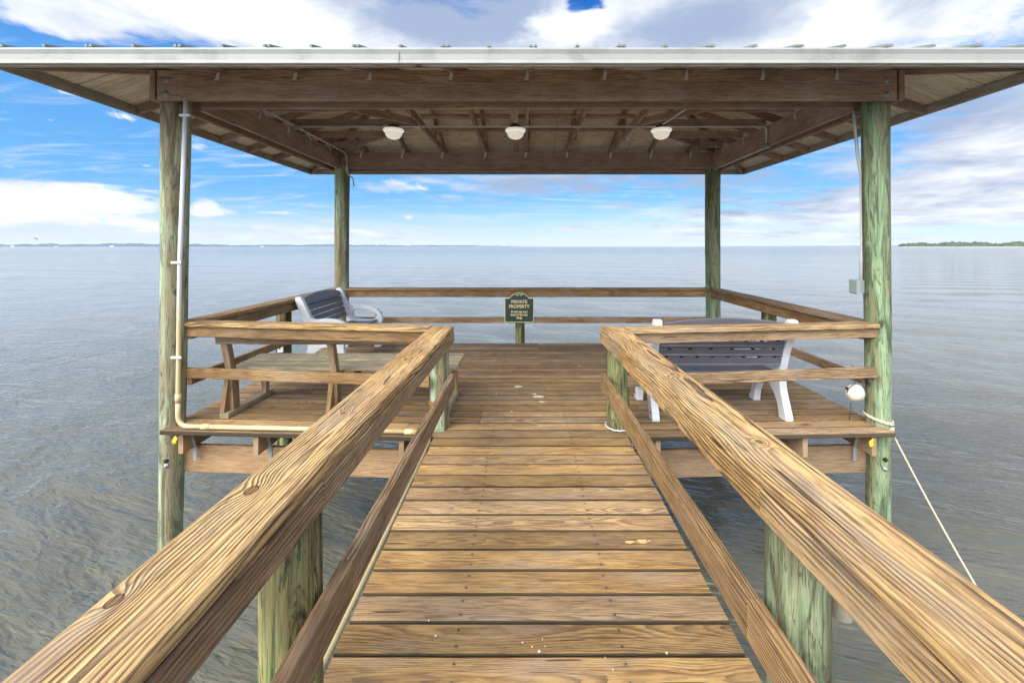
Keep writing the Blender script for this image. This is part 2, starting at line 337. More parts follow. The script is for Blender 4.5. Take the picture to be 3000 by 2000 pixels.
M['signgreen'] = simple('dark_green_sign_face', (.018,.045,.032), .4, 0, (.03,.06,.045), 12.0, .4)
M['signgold'] = simple('pale_gold_sign_paint', (.72,.62,.30), .45, 0, (.6,.5,.22), 12.0, .3)
M['yellow'] = simple('yellow_plastic', (.75,.60,.03), .5)
M['dropping'] = simple('dried_white_dropping', (.58,.54,.46), .9, 0, (.36,.28,.19), 70.0, .9)
M['darkgreen_far'] = None

def pvc_aged():
    m, t, b = mat('sun_yellowed_pvc')
    tc = t.new('ShaderNodeTexCoord'); o = tc.outputs['Object']; x, y, z = t.sep(o)
    n = t.noise(t.vm('MULTIPLY', o, (6.0, 3.0, 3.0)), 1.0, 5.0, .65, .3)
    f = t.ss(t.m('ADD', z, t.m('MULTIPLY', t.m('SUBTRACT', n, .5), 1.0)), 1.55, .75)
    c = t.mix(f, (.56,.58,.61), (.52,.42,.22))
    c = t.mix(t.m('MULTIPLY', t.ss(n, .55, .72), .6), c, (.34,.24,.11))
    t.l.new(c, b.inputs['Base Color']); b.inputs['Roughness'].default_value = .5
    return m
M['pvcaged'] = pvc_aged()

# ------------------------------------------------------------------ mesh builder
class MB:
    def __init__(s): s.v = []; s.f = []; s.wc = []; s.ti = []; s.sm = []; s.ed = []
    def add(s, vs, fs, wc=None, tint=.5, smooth=False, edge=None):
        o = len(s.v); s.v += [tuple(p) for p in vs]
        s.f += [tuple(o+i for i in f) for f in fs]
        s.wc += wc if wc else [tuple(p) for p in vs]
        s.ti += [tint]*len(vs); s.ed += edge if edge else [0.0]*len(vs); s.sm += [smooth]*len(fs)
    def plank(s, p0, p1, w, t, side=None, r=.004, segs=1, wob=0.0, deform=None, tint=None, cuts=(0,0)):
        """bar from p0 to p1 (centre line); w along `side`, t perpendicular to it"""
        p0 = Vector(p0); p1 = Vector(p1); ax = (p1-p0); L = ax.length; ax.normalize()
        if side is None:
            side = ax.cross(Vector((0,0,1)))
            if side.length < 1e-4: side = Vector((1,0,0))
        side = Vector(side); side = (side - ax*side.dot(ax)).normalized(); up = side.cross(ax).normalized()
        r = min(r, w*.3, t*.3); hw, ht = w/2, t/2; k = .3*r
        prof = [(-hw+r,-ht),(hw-r,-ht),(hw-k,-ht+k),(hw,-ht+r),(hw,ht-r),(hw-k,ht-k),(hw-r,ht),(-hw+r,ht),(-hw+k,ht-k),(-hw,ht-r),(-hw,-ht+r),(-hw+k,-ht+k)]
        n = len(prof); ps = [(a, b) for a, b in prof]
        so, oa, ob = rng.uniform(0,60), rng.uniform(-.07,.07), rng.choice((-1,1))*rng.uniform(.03,.11)
        ti = rng.random() if tint is None else tint
        vs = []; wc = []
        ph = [rng.uniform(0,6.3) for _ in range(6)]
        for i in range(segs+1):
            q = i/segs; base = p0+ax*(L*q)
            for j, (a, b) in enumerate(ps):
                da = db = 0
                if wob:
                    da = wob*(math.sin(q*L*3.1+ph[0]+j*.2)+.6*math.sin(q*L*7.7+ph[1]+j*.5)+.4*math.sin(q*L*17+ph[2]+j))
                    db = wob*.6*(math.sin(q*L*4.3+ph[3]+j*.4)+.5*math.sin(q*L*11+ph[4]+j))
                p = base+side*(a+da)+up*(b+db)
                if deform: p = deform(p)
                vs.append(p); wc.append((q*L+so, a+oa, b+ob))
        fs = []
        for i in range(segs):
            for j in range(n):
                a = i*n+j; b2 = i*n+(j+1)%n; fs.append((a, b2, b2+n, a+n))
        fs.append(tuple(range(n-1,-1,-1))); fs.append(tuple(segs*n+j for j in range(n)))
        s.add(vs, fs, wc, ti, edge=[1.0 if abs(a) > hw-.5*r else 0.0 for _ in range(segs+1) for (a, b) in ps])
    def box(s, lo, hi, r=.0):
        lo = Vector(lo); hi = Vector(hi)
        c0 = Vector(((lo.x+hi.x)/2, lo.y, (lo.z+hi.z)/2)); c1 = Vector((c0.x, hi.y, c0.z))
        s.plank(c0, c1, hi.x-lo.x, hi.z-lo.z, side=(1,0,0), r=r or min(hi.x-lo.x, hi.z-lo.z)*.08)
    def tube(s, pts, r, n=10, cap=True, closed=False, smooth=True):
        pts = [Vector(p) for p in pts]; rs = r if isinstance(r, (list, tuple)) else [r]*len(pts)
        vs = []; N = len(pts); prev = None
        for i, p in enumerate(pts):
            a = pts[(i-1) % N] if (closed or i > 0) else p; b = pts[(i+1) % N] if (closed or i < N-1) else p
            tg = (b-a).normalized()
            if prev is None:
                x = tg.orthogonal().normalized()
            else:
                x = (prev - tg*prev.dot(tg)).normalized()
            prev = x; y = tg.cross(x)
            for j in range(n):
                an = 2*math.pi*j/n; vs.append(p+(x*math.cos(an)+y*math.sin(an))*rs[i])
        fs = []
        for i in range(N if closed else N-1):
            for j in range(n):
                a = i*n+j; b = i*n+(j+1) % n; c = ((i+1) % N)*n+(j+1) % n; d = ((i+1) % N)*n+j
                fs.append((a, b, c, d))
        if cap and not closed:
            fs.append(tuple(range(n-1,-1,-1))); fs.append(tuple((N-1)*n+j for j in range(n)))
        s.add(vs, fs, None, .5, smooth)
    def lathe(s, c, prof, n=24, ax=Vector((0,0,1)), smooth=True):
        c = Vector(c); ax = Vector(ax).normalized(); x = ax.orthogonal().normalized(); y = ax.cross(x); vs = []
        for (r, h) in prof:
            for j in range(n):
                an = 2*math.pi*j/n; vs.append(c+ax*h+(x*math.cos(an)+y*math.sin(an))*r)
        fs = []
        for i in range(len(prof)-1):
            for j in range(n):
                a = i*n+j; b = i*n+(j+1) % n; fs.append((a, b, b+n, a+n))
        fs.append(tuple(range(n-1,-1,-1))); fs.append(tuple((len(prof)-1)*n+j for j in range(n)))
        s.add(vs, fs, None, .5, smooth)
    def prism(s, poly, h0, h1, fn, holes=()):
        """polygon (a,b) extruded from h0 to h1; fn(a,b,h) -> point"""
        import mathutils.geometry as G
        loops = [list(poly)]+[list(h) for h in holes]
        flat = [p for L in loops for p in L]
        tri = G.tessellate_polygon([[Vector((a,b,0)) for a,b in L] for L in loops])
        n = len(flat); vs = [fn(a,b,h0) for a,b in flat]+[fn(a,b,h1) for a,b in flat]
        fs = [tuple(reversed(f)) for f in tri]+[tuple(i+n for i in f) for f in tri]
        o = 0
        for L in loops:
            m = len(L)
            for i in range(m):
                a = o+i; b = o+(i+1) % m; fs.append((a, b, b+n, a+n))
            o += m
        s.add(vs, fs)
    def build(s, name, m, parent=None, origin=None, bevel=0.0):
        o = Vector(origin) if origin is not None else (Vector(parent['_o']) if parent is not None and '_o' in parent else Vector((0,0,0)))
        me = bpy.data.meshes.new(name)
        me.from_pydata([(p[0]-o.x, p[1]-o.y, p[2]-o.z) for p in s.v], [], s.f)
        at = me.attributes.new('wc', 'FLOAT_VECTOR', 'POINT'); at.data.foreach_set('vector', [c for p in s.wc for c in p])
        at = me.attributes.new('tint', 'FLOAT', 'POINT'); at.data.foreach_set('value', s.ti)
        at = me.attributes.new('edge', 'FLOAT', 'POINT'); at.data.foreach_set('value', s.ed)
        me.polygons.foreach_set('use_smooth', s.sm)
        import bmesh
        bm = bmesh.new(); bm.from_mesh(me); bmesh.ops.recalc_face_normals(bm, faces=bm.faces); bm.to_mesh(me); bm.free()
        me.materials.append(m); me.update()
        ob = bpy.data.objects.new(name, me); C.objects.link(ob)
        if parent is not None:
            ob.parent = parent
            ob['_o'] = tuple(o)
        else:
            ob.location = o; ob['_o'] = tuple(o)
        if bevel:
            bv = ob.modifiers.new('bevel', 'BEVEL'); bv.width = bevel; bv.segments = 2; bv.limit_method = 'ANGLE'
        return ob
def tag(o, label=None, cat=None, group=None, kind=None):
    if label: o['label'] = label
    if cat: o['category'] = cat
    if group: o['group'] = group
    if kind: o['kind'] = kind
    return o
def thing(name, label, cat, loc, group=None):
    o = bpy.data.objects.new(name, None); C.objects.link(o); o.location = loc; o.empty_display_size = .1
    o['_o'] = tuple(loc); return tag(o, label, cat, group)
def one(name, mt, fn, parent=None, **kw):
    b = MB(); fn(b); return b.build(name, mt, parent, **kw)

# ------------------------------------------------------------------ water and far shores
WZ = -1.5
def water():
    g = np.random.default_rng(3)
    th = np.concatenate([np.linspace(-180, -85, 40, endpoint=False), np.linspace(-85, 85, 640, endpoint=False), np.linspace(85, 180, 40, endpoint=False)])*np.pi/180
    rr = np.concatenate([[0.02], np.geomspace(.6, 60, 560), np.geomspace(63, 8900, 60)])
    Rr, T = np.meshgrid(rr, th, indexing='ij')
    x = Rr*np.sin(T); y = Rr*np.cos(T); z = np.zeros_like(x)
    for i in range(60):
        lam = g.uniform(.20, .8) if i > 7 else g.uniform(1.4, 4.0)
        dr = R(250)+g.normal(0, .30); k = 2*np.pi/lam
        amp = .0050*(lam/1.0)**.85*g.uniform(.5, 1.2)
        ph = g.uniform(0, 6.28); gate = 1/(1+np.exp((Rr-lam*11)/(lam*2.5)))
        warp = .8*np.sin(.31*x+.17*y+ph)+.6*np.sin(.13*x-.41*y+ph*2)
        z += amp*np.sin(k*(x*math.cos(dr)+y*math.sin(dr))+ph+warp)*gate
    n, m = x.shape
    me = bpy.data.meshes.new('water')
    co = np.stack([x, y, z+WZ], -1).reshape(-1, 3)
    i, j = np.meshgrid(np.arange(n-1), np.arange(m), indexing='ij'); j2 = (j+1) % m
    fc = np.stack([i*m+j, (i+1)*m+j, (i+1)*m+j2, i*m+j2], -1).reshape(-1, 4)
    me.vertices.add(len(co)); me.vertices.foreach_set('co', co.ravel())
    me.loops.add(fc.size); me.loops.foreach_set('vertex_index', fc.ravel())
    me.polygons.add(len(fc)); me.polygons.foreach_set('loop_start', np.arange(0, fc.size, 4)); me.polygons.foreach_set('loop_total', np.full(len(fc), 4))
    me.polygons.foreach_set('use_smooth', np.ones(len(fc), bool)); me.update(); me.validate()
    mm, t, b = mat('bay_water')
    ge = t.new('ShaderNodeNewGeometry'); p = ge.outputs['Position']
    cd = t.new('ShaderNodeVectorMath', operation='LENGTH'); t.l.new(p, cd.inputs[0]); dist = cd.outputs['Value']
    rot = t.new('ShaderNodeMapping'); t.l.new(p, rot.inputs[0]); rot.inputs['Rotation'].default_value = (0, 0, R(18)); q = rot.outputs[0]
    a = t.noise(t.vm('MULTIPLY', q, (1.7, 7.5, 1)), 1.0, 3.0, .55, .25)
    a2 = t.noise(t.vm('MULTIPLY', q, (.45, 1.3, 1)), 1.0, 4.0, .6, .4)
    a3 = t.noise(t.vm('MULTIPLY', q, (.05, .16, 1)), 1.0, 4.0, .65, .3)
    a = t.m('SUBTRACT', 1.0, t.m('ABSOLUTE', t.m('SUBTRACT', t.m('MULTIPLY', a, 2.0), 1.0)))
    a2 = t.m('SUBTRACT', 1.0, t.m('ABSOLUTE', t.m('SUBTRACT', t.m('MULTIPLY', a2, 2.0), 1.0)))
    h = t.m('ADD', t.m('MULTIPLY', a, .034), t.m('MULTIPLY', a2, .085))
    h = t.m('ADD', h, t.m('MULTIPLY', a3, t.ss(dist, 15, 90, 0.0, 1.3)))
    bp = t.new('ShaderNodeBump'); bp.inputs['Strength'].default_value = 1.0; bp.inputs['Distance'].default_value = 1.0
    t.l.new(h, bp.inputs['Height']); t.l.new(bp.outputs[0], b.inputs['Normal'])
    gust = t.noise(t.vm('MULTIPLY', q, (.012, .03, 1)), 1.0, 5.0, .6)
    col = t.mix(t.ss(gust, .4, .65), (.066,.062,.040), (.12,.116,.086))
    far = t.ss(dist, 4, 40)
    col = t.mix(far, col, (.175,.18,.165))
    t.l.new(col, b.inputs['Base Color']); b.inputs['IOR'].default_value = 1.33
    t.l.new(t.ss(dist, 5, 300, .04, .13), b.inputs['Roughness'])
    me.materials.append(mm)
    ob = bpy.data.objects.new('water', me); C.objects.link(ob); ob['kind'] = 'structure'
water()

def treeline(name, label, pts, h, col, seed, step=12.0):
    """pts: (x, y) of the far waterline; a bumpy wooded bank with depth"""
    g = random.Random(seed); m, t, b = mat(name+'_foliage')
    tc = t.new('ShaderNodeTexCoord'); n = t.noise(tc.outputs['Object'], .05, 5.0, .65)
    t.l.new(t.mix(t.ss(n, .35, .65), tuple(c*.6 for c in col), tuple(min(1, c*1.4) for c in col)), b.inputs['Base Color'])
    b.inputs['Roughness'].default_value = .95; b.inputs['Specular IOR Level'].default_value = .05
    B = MB(); L = []
    for (x0, y0, h0), (x1, y1, h1) in zip(pts, pts[1:]):
        n_ = max(2, int(math.hypot(x1-x0, y1-y0)/step))
        for i in range(n_):
            q = i/n_; L.append((x0+(x1-x0)*q, y0+(y1-y0)*q, h0+(h1-h0)*q))
    vs = []; fs = []; rows = 5; ph = [g.uniform(0, 6) for _ in range(4)]
    for i, (x, y, hh) in enumerate(L):
        f = max(.05, 1+.18*math.sin(i*.045+ph[0])+.12*math.sin(i*.13+ph[1])+.10*math.sin(i*.37+ph[2])+g.uniform(-.12, .12))
        H = h*hh*f
        for r in range(rows):
            q = r/(rows-1); dd = q*160
            zz = WZ-.5+H*min(1, (q*2.6)**.5)*(1+g.uniform(-.07, .07)) if r else WZ-.5
            l = math.hypot(x, y); vs.append((x+x/l*dd, y+y/l*dd, zz))
    for i in range(len(L)-1):
        for r in range(rows-1):
            a = i*rows+r; fs.append((a, a+1, a+1+rows, a+rows))
    B.add(vs, fs)
    return tag(B.build(name, m), label, 'trees', kind='stuff')
def far(px, D): u = (px-1203)/F; return (u*D, D)
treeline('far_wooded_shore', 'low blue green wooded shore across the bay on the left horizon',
         [(*far(-500, 4200), 1.0), (*far(100, 4300), 1.05), (*far(420, 4700), .95), (*far(760, 5600), .8), (*far(1000, 6500), .75), (*far(1195, 7500), .28)], 29, (.045,.085,.10), 5, 14)  # distance haze is painted into this blue foliage colour
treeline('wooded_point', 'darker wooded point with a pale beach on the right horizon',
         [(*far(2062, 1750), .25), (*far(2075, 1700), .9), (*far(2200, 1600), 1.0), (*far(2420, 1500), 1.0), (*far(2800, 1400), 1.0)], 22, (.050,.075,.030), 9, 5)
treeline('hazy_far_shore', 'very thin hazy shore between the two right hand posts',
         [(*far(1600, 7600), .12), (*far(1740, 7200), .45), (*far(1990, 6200), .55), (*far(2110, 5600), .6)], 22, (.06,.10,.125), 11, 20)  # blue of the haze painted into the foliage here too
def beach():
    B = MB(); a = far(2062, 1750-25); pts = [far(2062, 1720), far(2075, 1670), far(2200, 1570), far(2420, 1470), far(2800, 1370)]
    vs = []; fs = []
    for i, (x, y) in enumerate(pts):
        l = math.hypot(x, y)
        vs += [(x, y, WZ-.3), (x+x/l*8, y+y/l*8, WZ+1.5), (x+x/l*60, y+y/l*60, WZ+1.9)]
    for i in range(len(pts)-1):
        for r in range(2): a = i*3+r; fs.append((a, a+1, a+4, a+3))
    B.add(vs, fs); ob = B.build('beach', simple('pale_beach_sand', (.55,.50,.38), .9)); ob['kind'] = 'structure'
beach()
# a few pale waterfront houses and towers far off
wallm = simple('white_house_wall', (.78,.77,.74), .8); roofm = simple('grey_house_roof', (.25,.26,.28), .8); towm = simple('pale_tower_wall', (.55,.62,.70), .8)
def house(px, D, w, h, label):
    x, y = far(px, D); t = thing('waterfront_house', label, 'house', (x, y, WZ), 'pale buildings on the far shore')
    one('wall', wallm, lambda b: b.box((x-w/2, y-w*.3, WZ), (x+w/2, y+w*.3, WZ+h)), t)
    def rf(b): b.prism([(-w*.56, h), (w*.56, h), (w*.3, h*1.5), (-w*.3, h*1.5)], -w*.36, w*.36, lambda a, c, q: (x+a, y+q, WZ+c))
    one('roof', roofm, rf, t)
house(30, 4180, 26, 9, 'white waterfront house farthest left on the hazy horizon')
house(129, 4200, 20, 7, 'small pale house on the far shore, second from the left edge')
house(258, 4260, 34, 9, 'largest white waterfront house, on the far shore left of the front left post')
house(603, 4800, 30, 7, 'pale low house on the far shore between the two left posts')
for px, h in ((868, 46), (893, 52), (940, 44), (1160, 26)):
    x, y = far(px, 7400)
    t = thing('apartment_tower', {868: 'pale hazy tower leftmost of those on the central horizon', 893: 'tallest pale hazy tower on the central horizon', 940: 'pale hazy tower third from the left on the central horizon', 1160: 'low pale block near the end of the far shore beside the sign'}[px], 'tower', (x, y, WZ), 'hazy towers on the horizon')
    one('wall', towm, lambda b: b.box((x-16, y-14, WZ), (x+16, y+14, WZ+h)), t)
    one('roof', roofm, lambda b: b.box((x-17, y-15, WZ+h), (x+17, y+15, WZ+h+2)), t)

# ------------------------------------------------------------------ boardwalk and pavilion deck
PITCH = .1462
SPLIT = simple('bare_split_wood', (.62,.42,.16), .9, 0, (.2,.1,.04), 50, .8)
def vdef(k):
    amt = max(0, 1-k/12.0)
    def f(p):
        q = 0
        if p.x < -.8: q = (-.8-p.x)/2.37*.13
        elif p.x > .9: q = (p.x-.9)/2.3*.085
        return Vector((p.x, p.y+q*amt*(1 if k >= 0 else 0), p.z))
    return f
def walkway():
    t = thing('boardwalk', 'narrow brown plank boardwalk running to the covered pavilion', 'boardwalk', (.06, 1.3, 0))
    B = MB(); y = 3.575-.003
    while y > -1.6:
        a, b_ = -.75+rng.uniform(-.006, .006), .873+rng.uniform(-.006, .006)
        y0 = y-.1415
        zt = rng.uniform(-.0015, .0015); tl = rng.uniform(-.0012, .0012)
        B.plank((a, (y+y0)/2, -.019+zt), (b_, (y+y0)/2+rng.uniform(-.001,.001), -.019+zt+tl), .1345, .038, side=(0,1,0), r=.006, segs=10, wob=.0006)
        y -= PITCH
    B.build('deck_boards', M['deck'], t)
    for x in (-.60, .06, .72):
        one('stringer', M['frame'], lambda b: b.plank((x, -1.7, -.13), (x, 3.60, -.13), .045, .18, side=(1,0,0), segs=4), t)
    for y in (1.27, 1.51):
        one('cross_beam', M['frame'], lambda b: b.plank((-1.0, y, -.335), (1.1, y, -.335), .045, .22, side=(0,1,0), segs=4), t)
    g = random.Random(5)                       # white droppings and dots on the boards
    def splat(b, cx, cy, rx, ry, n=14):
        ang = [i/n*2*math.pi for i in range(n)]
        pr = [(cx+rx*g.uniform(.55, 1.05)*math.cos(a), cy+ry*g.uniform(.5, 1.05)*math.sin(a)) for a in ang]
        b.prism(pr, .0012, .0032, lambda a, c, h: (a, c, h))
    if 1:
        for px, py, w, h in ((1238, 1497, 6, 4), (1222, 1486, 3, 2), (1252, 1484, 2, 2), (1001, 1460, 5, 3), (1531, 1500, 4, 3), (1408, 1538, 3, 2), (1200,1476,3,2), (1390, 1510, 2, 2), (985, 1425, 3, 2), (1246, 1468, 2, 1.5)):
            Y = 1568/(py-566); one('bird_dropping', M['dropping'], lambda b: splat(b, (px-1203)*Y/F, Y, w*.7*Y/F, h*Y/F*1.2), t)
    if 1:
        for px, py, w, h in ((1476, 1243, 20, 4), (1448, 1245, 13, 3)):
            Y = 1568/(py-566); one('split_wood_patch', SPLIT, lambda b: splat(b, (px-1203)*Y/F, Y, w*Y/F, h*Y/F*1.9, 22), t)
    return splat
splat = walkway()

def pavilion_deck():
    t = thing('pavilion_deck', 'brown plank deck of the pavilion standing over the water', 'deck', (0, 5.3, 0))
    B = MB(); y = 3.575+.003
    k = 0
    while y < 6.98:
        y1 = y+.1405; f = vdef(k); yc = (y+y1)/2
        cuts = [-3.17+rng.uniform(-.01,.01), 3.20+rng.uniform(-.01,.01)]
        js = sorted(rng.choice([(-1.04,), (-.4, 2.4), (.24,), (1.57,), (-2.32, 1.14)]))
        xs = [cuts[0]]+list(js)+[cuts[1]]
        for a, b_ in zip(xs, xs[1:]):
            z = -.019+rng.uniform(-.0015, .0015)
            def ff(p, f=f, k=k):
                w = .97 if k < 12 else 1.0
                return f(p)
            B.plank((a+.0015, yc, z), (b_-.0015, yc, z), .1330-(.002 if k < 12 else 0), .038, side=(0,1,0), r=.006, segs=12, deform=ff, wob=.0005)
        y += PITCH-(.0006 if k < 12 else 0); k += 1
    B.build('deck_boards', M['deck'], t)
    # joists run front to back, their ends showing under the front board
    for x in (-3.0, -2.32, -1.68, -1.04, -.4, .24, .88, 1.14, 1.57, 2.0, 2.42, 3.03):
        off = vdef(0)(Vector((x, 0, 0))).y
        one('joist', M['frame'], lambda b: b.plank((x, 3.61+off, -.125), (x, 6.95, -.125), .042, .17, side=(1,0,0), segs=4), t)
    for y, nm in ((3.80, 'front'), (5.55, 'mid'), (6.9, 'back')):
        b = MB()
        if nm == 'front':
            b.plank((-3.12, 3.925, -.335), (-.86, 3.80, -.335), .045, .245, side=(0,1,0), segs=6); b.build('cross_beam', M['frame'], t)
            b = MB(); b.plank((.93, 3.80, -.335), (3.14, 3.915, -.335), .045, .245, side=(0,1,0), segs=6); b.build('cross_beam', M['frame'], t)
        else:
            b.plank((-3.2, y, -.335), (3.2, y, -.335), .045, .245, side=(0,1,0), segs=6); b.build('cross_beam', M['frame'], t)
    for x, s in ((-2.97, 1), (-2.29, 1), (1.54, -1), (2.99, -1)):
        yb = 3.86
        def tie(b):
            b.plank((x, yb-.01, -.20), (x+s*.004, yb-.01, -.33), .032, .003, side=(1,0,0), r=.0005)
            b.plank((x, yb-.04, -.10), (x, yb-.01, -.21), .032, .003, side=(1,0,0), r=.0005)
        one('metal_tie', M['dullmetal'], tie, t)
    if 1:
        for px, py, w, h in ((1190, 888, 12, 3.2), (1237, 911, 15, 4.2), (1245, 923, 9, 2), (1228, 905, 6, 2), (1140, 905, 2, 1), (1430, 925, 4, 1.5), (1330, 840, 3, 1.2), (1175, 945, 3, 1.2)):
            Y = 1568/(py-566); one('bird_dropping', M['dropping'], lambda b: splat(b, (px-1203)*Y/F, Y, w*Y/F, h*Y/F*2.6, 20), t)
pavilion_deck()

# ------------------------------------------------------------------ pilings
def piling(label, x, y, ztop, r0, r1, mt, x1=None, zbot=-2.2, group='treated timber pilings', seed=0, bolts=(), name='wooden_piling'):
    """r1 at the top, r0 at the deck; x1 is the x at the top"""
    g = random.Random(seed); x1 = x if x1 is None else x1
    t = thing(name, label, 'piling', (x, y, WZ), group)
    n = 36; rows = 44; vs = []; fs = []
    ph = [g.uniform(0, 6.3) for _ in range(8)]
    for i in range(rows+1):
        q = i/rows; z = zbot+(ztop-zbot)*q; qq = (z-0)/(max(ztop, .1)); cx = x+(x1-x)*qq; rr = r0+(r1-r0)*qq
        cx += .004*math.sin(z*1.9+ph[0])
        for j in range(n):
            a = 2*math.pi*j/n
            k = rr*(1+.022*math.sin(3*a+ph[1]+z*.8)+.014*math.sin(7*a+ph[2]+z*2.1)+.010*math.sin(2*a+ph[3]-z*3)+g.uniform(-.008, .008))
            vs.append((cx+k*math.cos(a), y+k*math.sin(a), z))
    for i in range(rows):
        for j in range(n):
            a = i*n+j; b = i*n+(j+1) % n; fs.append((a, b, b+n, a+n))
    fs.append(tuple(rows*n+j for j in range(n)))
    B = MB(); B.add(vs, fs, smooth=True); B.build('trunk', mt, t)
    for (bx, bz, kind) in bolts:
        yy = y-r0*.985*math.sqrt(max(.05, 1-((bx-x)/r0)**2))
        if kind == 'hole':
            one('bolt_hole', M['black'], lambda b: b.lathe((bx, yy+.012, bz), [(.019, 0), (.018, .022)], 16, (0,-1,0)), t)
        else:
            one('bolt', M['dullmetal'], lambda b: b.lathe((bx, yy+.006, bz), [(.021, 0), (.021, .010), (.012, .012), (.012, .024), (.008, .028)], 12, (0,-1,0)), t)
    return t
YP = 3.87
piling('tall grey green front left post of the pavilion with a pipe strapped to it', -3.19, YP, 3.13, .096, .113, M['pile'], x1=-3.147, seed=1, bolts=((-3.165, 1.6-489*3.80/F, 'hole'), (-3.165, 1.6-507*3.75/F, 'bolt')), name='roof_post')
piling('tall bright green front right post of the pavilion with a grey box beside it', 3.215, YP, 3.13, .094, .107, M['pilegreen'], x1=3.19, seed=2, bolts=((3.20, 1.6-486*3.80/F, 'hole'), (3.20, 1.6-513*3.76/F, 'bolt')), name='roof_post')
piling('rear left roof post behind the white and grey bench', -3.03, 7.10, 3.13, .108, .120, M['pile'], x1=-3.02, seed=3, name='roof_post')
piling('rear right roof post of mottled green and brown', 3.15, 7.10, 3.13, .112, .122, M['pilegreen'], x1=3.14, seed=4, name='roof_post')
piling('short piling under the left side railing', -3.19, 5.68, .87, .093, .092, M['piledark'], seed=5)
piling('short piling under the right side railing', 3.23, 5.62, .87, .092, .090, M['piledark'], seed=6)
piling('thin short post carrying the rear railing below the sign', -.065, 7.11, .86, .078, .076, M['piledark'], seed=7)
rustp = piling('short piling at the far end of the left handrail with rust stains', -.752, 3.78, .785, .088, .085, M['pile'], seed=8)
piling('short mossy piling at the far end of the right handrail with rope at its foot', .835, 3.79, .785, .100, .096, M['piledark'], seed=9)
piling('dark mottled piling beside the boardwalk under the near left handrail', -.757, 1.40, .785, .094, .092, M['piledark'], seed=10)
piling('pale green knotty piling under the near right handrail', .872, 1.36, .785, .090, .088, M['pileknotty'], seed=11)

RUST = simple('orange_rust_stain', (.30,.095,.03), .9, 0, (.17,.08,.035), 50.0, .9)
for z0, z1, a0, a1 in ((.215, .262, 3.55, 4.75), (.055, .10, 3.45, 4.1)):
    def rust(b):
        g = random.Random(int(z0*1000)); n = 12; vs = []
        for i in range(n+1):
            a = a0+(a1-a0)*i/n
            for z in (z0+g.uniform(0,.012), z1-g.uniform(0,.014)): vs.append((-.752+.0905*math.cos(a), 3.78+.0905*math.sin(a), z))
        b.add(vs, [(2*i, 2*i+2, 2*i+3, 2*i+1) for i in range(n)])
    one('rust_stain', RUST, rust, rustp)
# ------------------------------------------------------------------ railings
def walk_rail(side, label):
    s = side
    t = thing('walkway_railing', label, 'railing', (s*.75, 1.2, 0), 'railings along the boardwalk')
    # cap, side plank under it, lower rail
    if s < 0: xi = lambda y: -.645+.0108*y
    else: xi = lambda y: .752-.0235*y
    y0, y1, ys = -.9, 3.70, (1.34 if s < 0 else 1.30)
    def cap(b):
        c = lambda y: Vector((xi(y)+s*.0975, y, .889))
        b.plank(c(y0), c(y1), .195, .048, side=(1,0,0), r=.011, segs=60, wob=.0014, tint=.65)
    one('top_cap', M['rail'], cap, t)
    for a, e in ((y0, ys-.002), (ys+.002, y1-.005)):
        def pl(b):
            c = lambda y: Vector((xi(y)+s*.016, y, .820))
            b.plank(c(a), c(e), .040, .088, side=(1,0,0), r=.005, segs=24, wob=.0008)
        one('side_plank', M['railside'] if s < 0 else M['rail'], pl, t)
    if s < 0: xl = lambda y: -.600
    else: xl = lambda y: .716-.0125*y
    yj = 1.50 if s < 0 else 1.34
    for a, e in ((y0, yj-.002), (yj+.002, y1)):
        def lr(b):
            c = lambda y: Vector((xl(y)+s*.022, y, .4315))
            b.plank(c(a), c(e), .044, .133, side=(1,0,0), r=.005, segs=24, wob=.0007)
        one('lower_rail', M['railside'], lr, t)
walk_rail(-1, 'left wooden handrail of the boardwalk, broad golden cap over a brown side plank')
walk_rail(1, 'right wooden handrail of the boardwalk with strongly lined grain')

def rail_run(name_label, p0, p1, inward, cap_w, capz=.913, lowz=(.335, .425), plank_h=.095, loc=None, low=True, capmat='rail', group='railings round the pavilion', low_in=0.0, pl0=None, pl1=None):
    p0 = Vector(p0); p1 = Vector(p1); mid = (p0+p1)/2
    t = thing('pavilion_railing', name_label, 'railing', (mid.x, mid.y, 0), group)
    inw = Vector(inward)
    one('top_cap', M[capmat], lambda b: b.plank(p0+Vector((0,0,capz-.019)), p1+Vector((0,0,capz-.019)), cap_w, .038, side=inw, r=.005, segs=20, wob=.0008), t)
    o = inw*(-cap_w*.5+.05)
    a = Vector(pl0) if pl0 else p0; e = Vector(pl1) if pl1 else p1
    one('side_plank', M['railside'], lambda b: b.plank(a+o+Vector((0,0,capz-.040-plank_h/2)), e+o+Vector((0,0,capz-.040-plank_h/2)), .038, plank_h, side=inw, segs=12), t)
    if low:
        lz = sum(lowz)/2
        one('lower_rail', M['railside'], lambda b: b.plank(a+o+Vector((0,0,lz)), e+o+Vector((0,0,lz)), .038, lowz[1]-lowz[0], side=inw, segs=12), t)
    return t
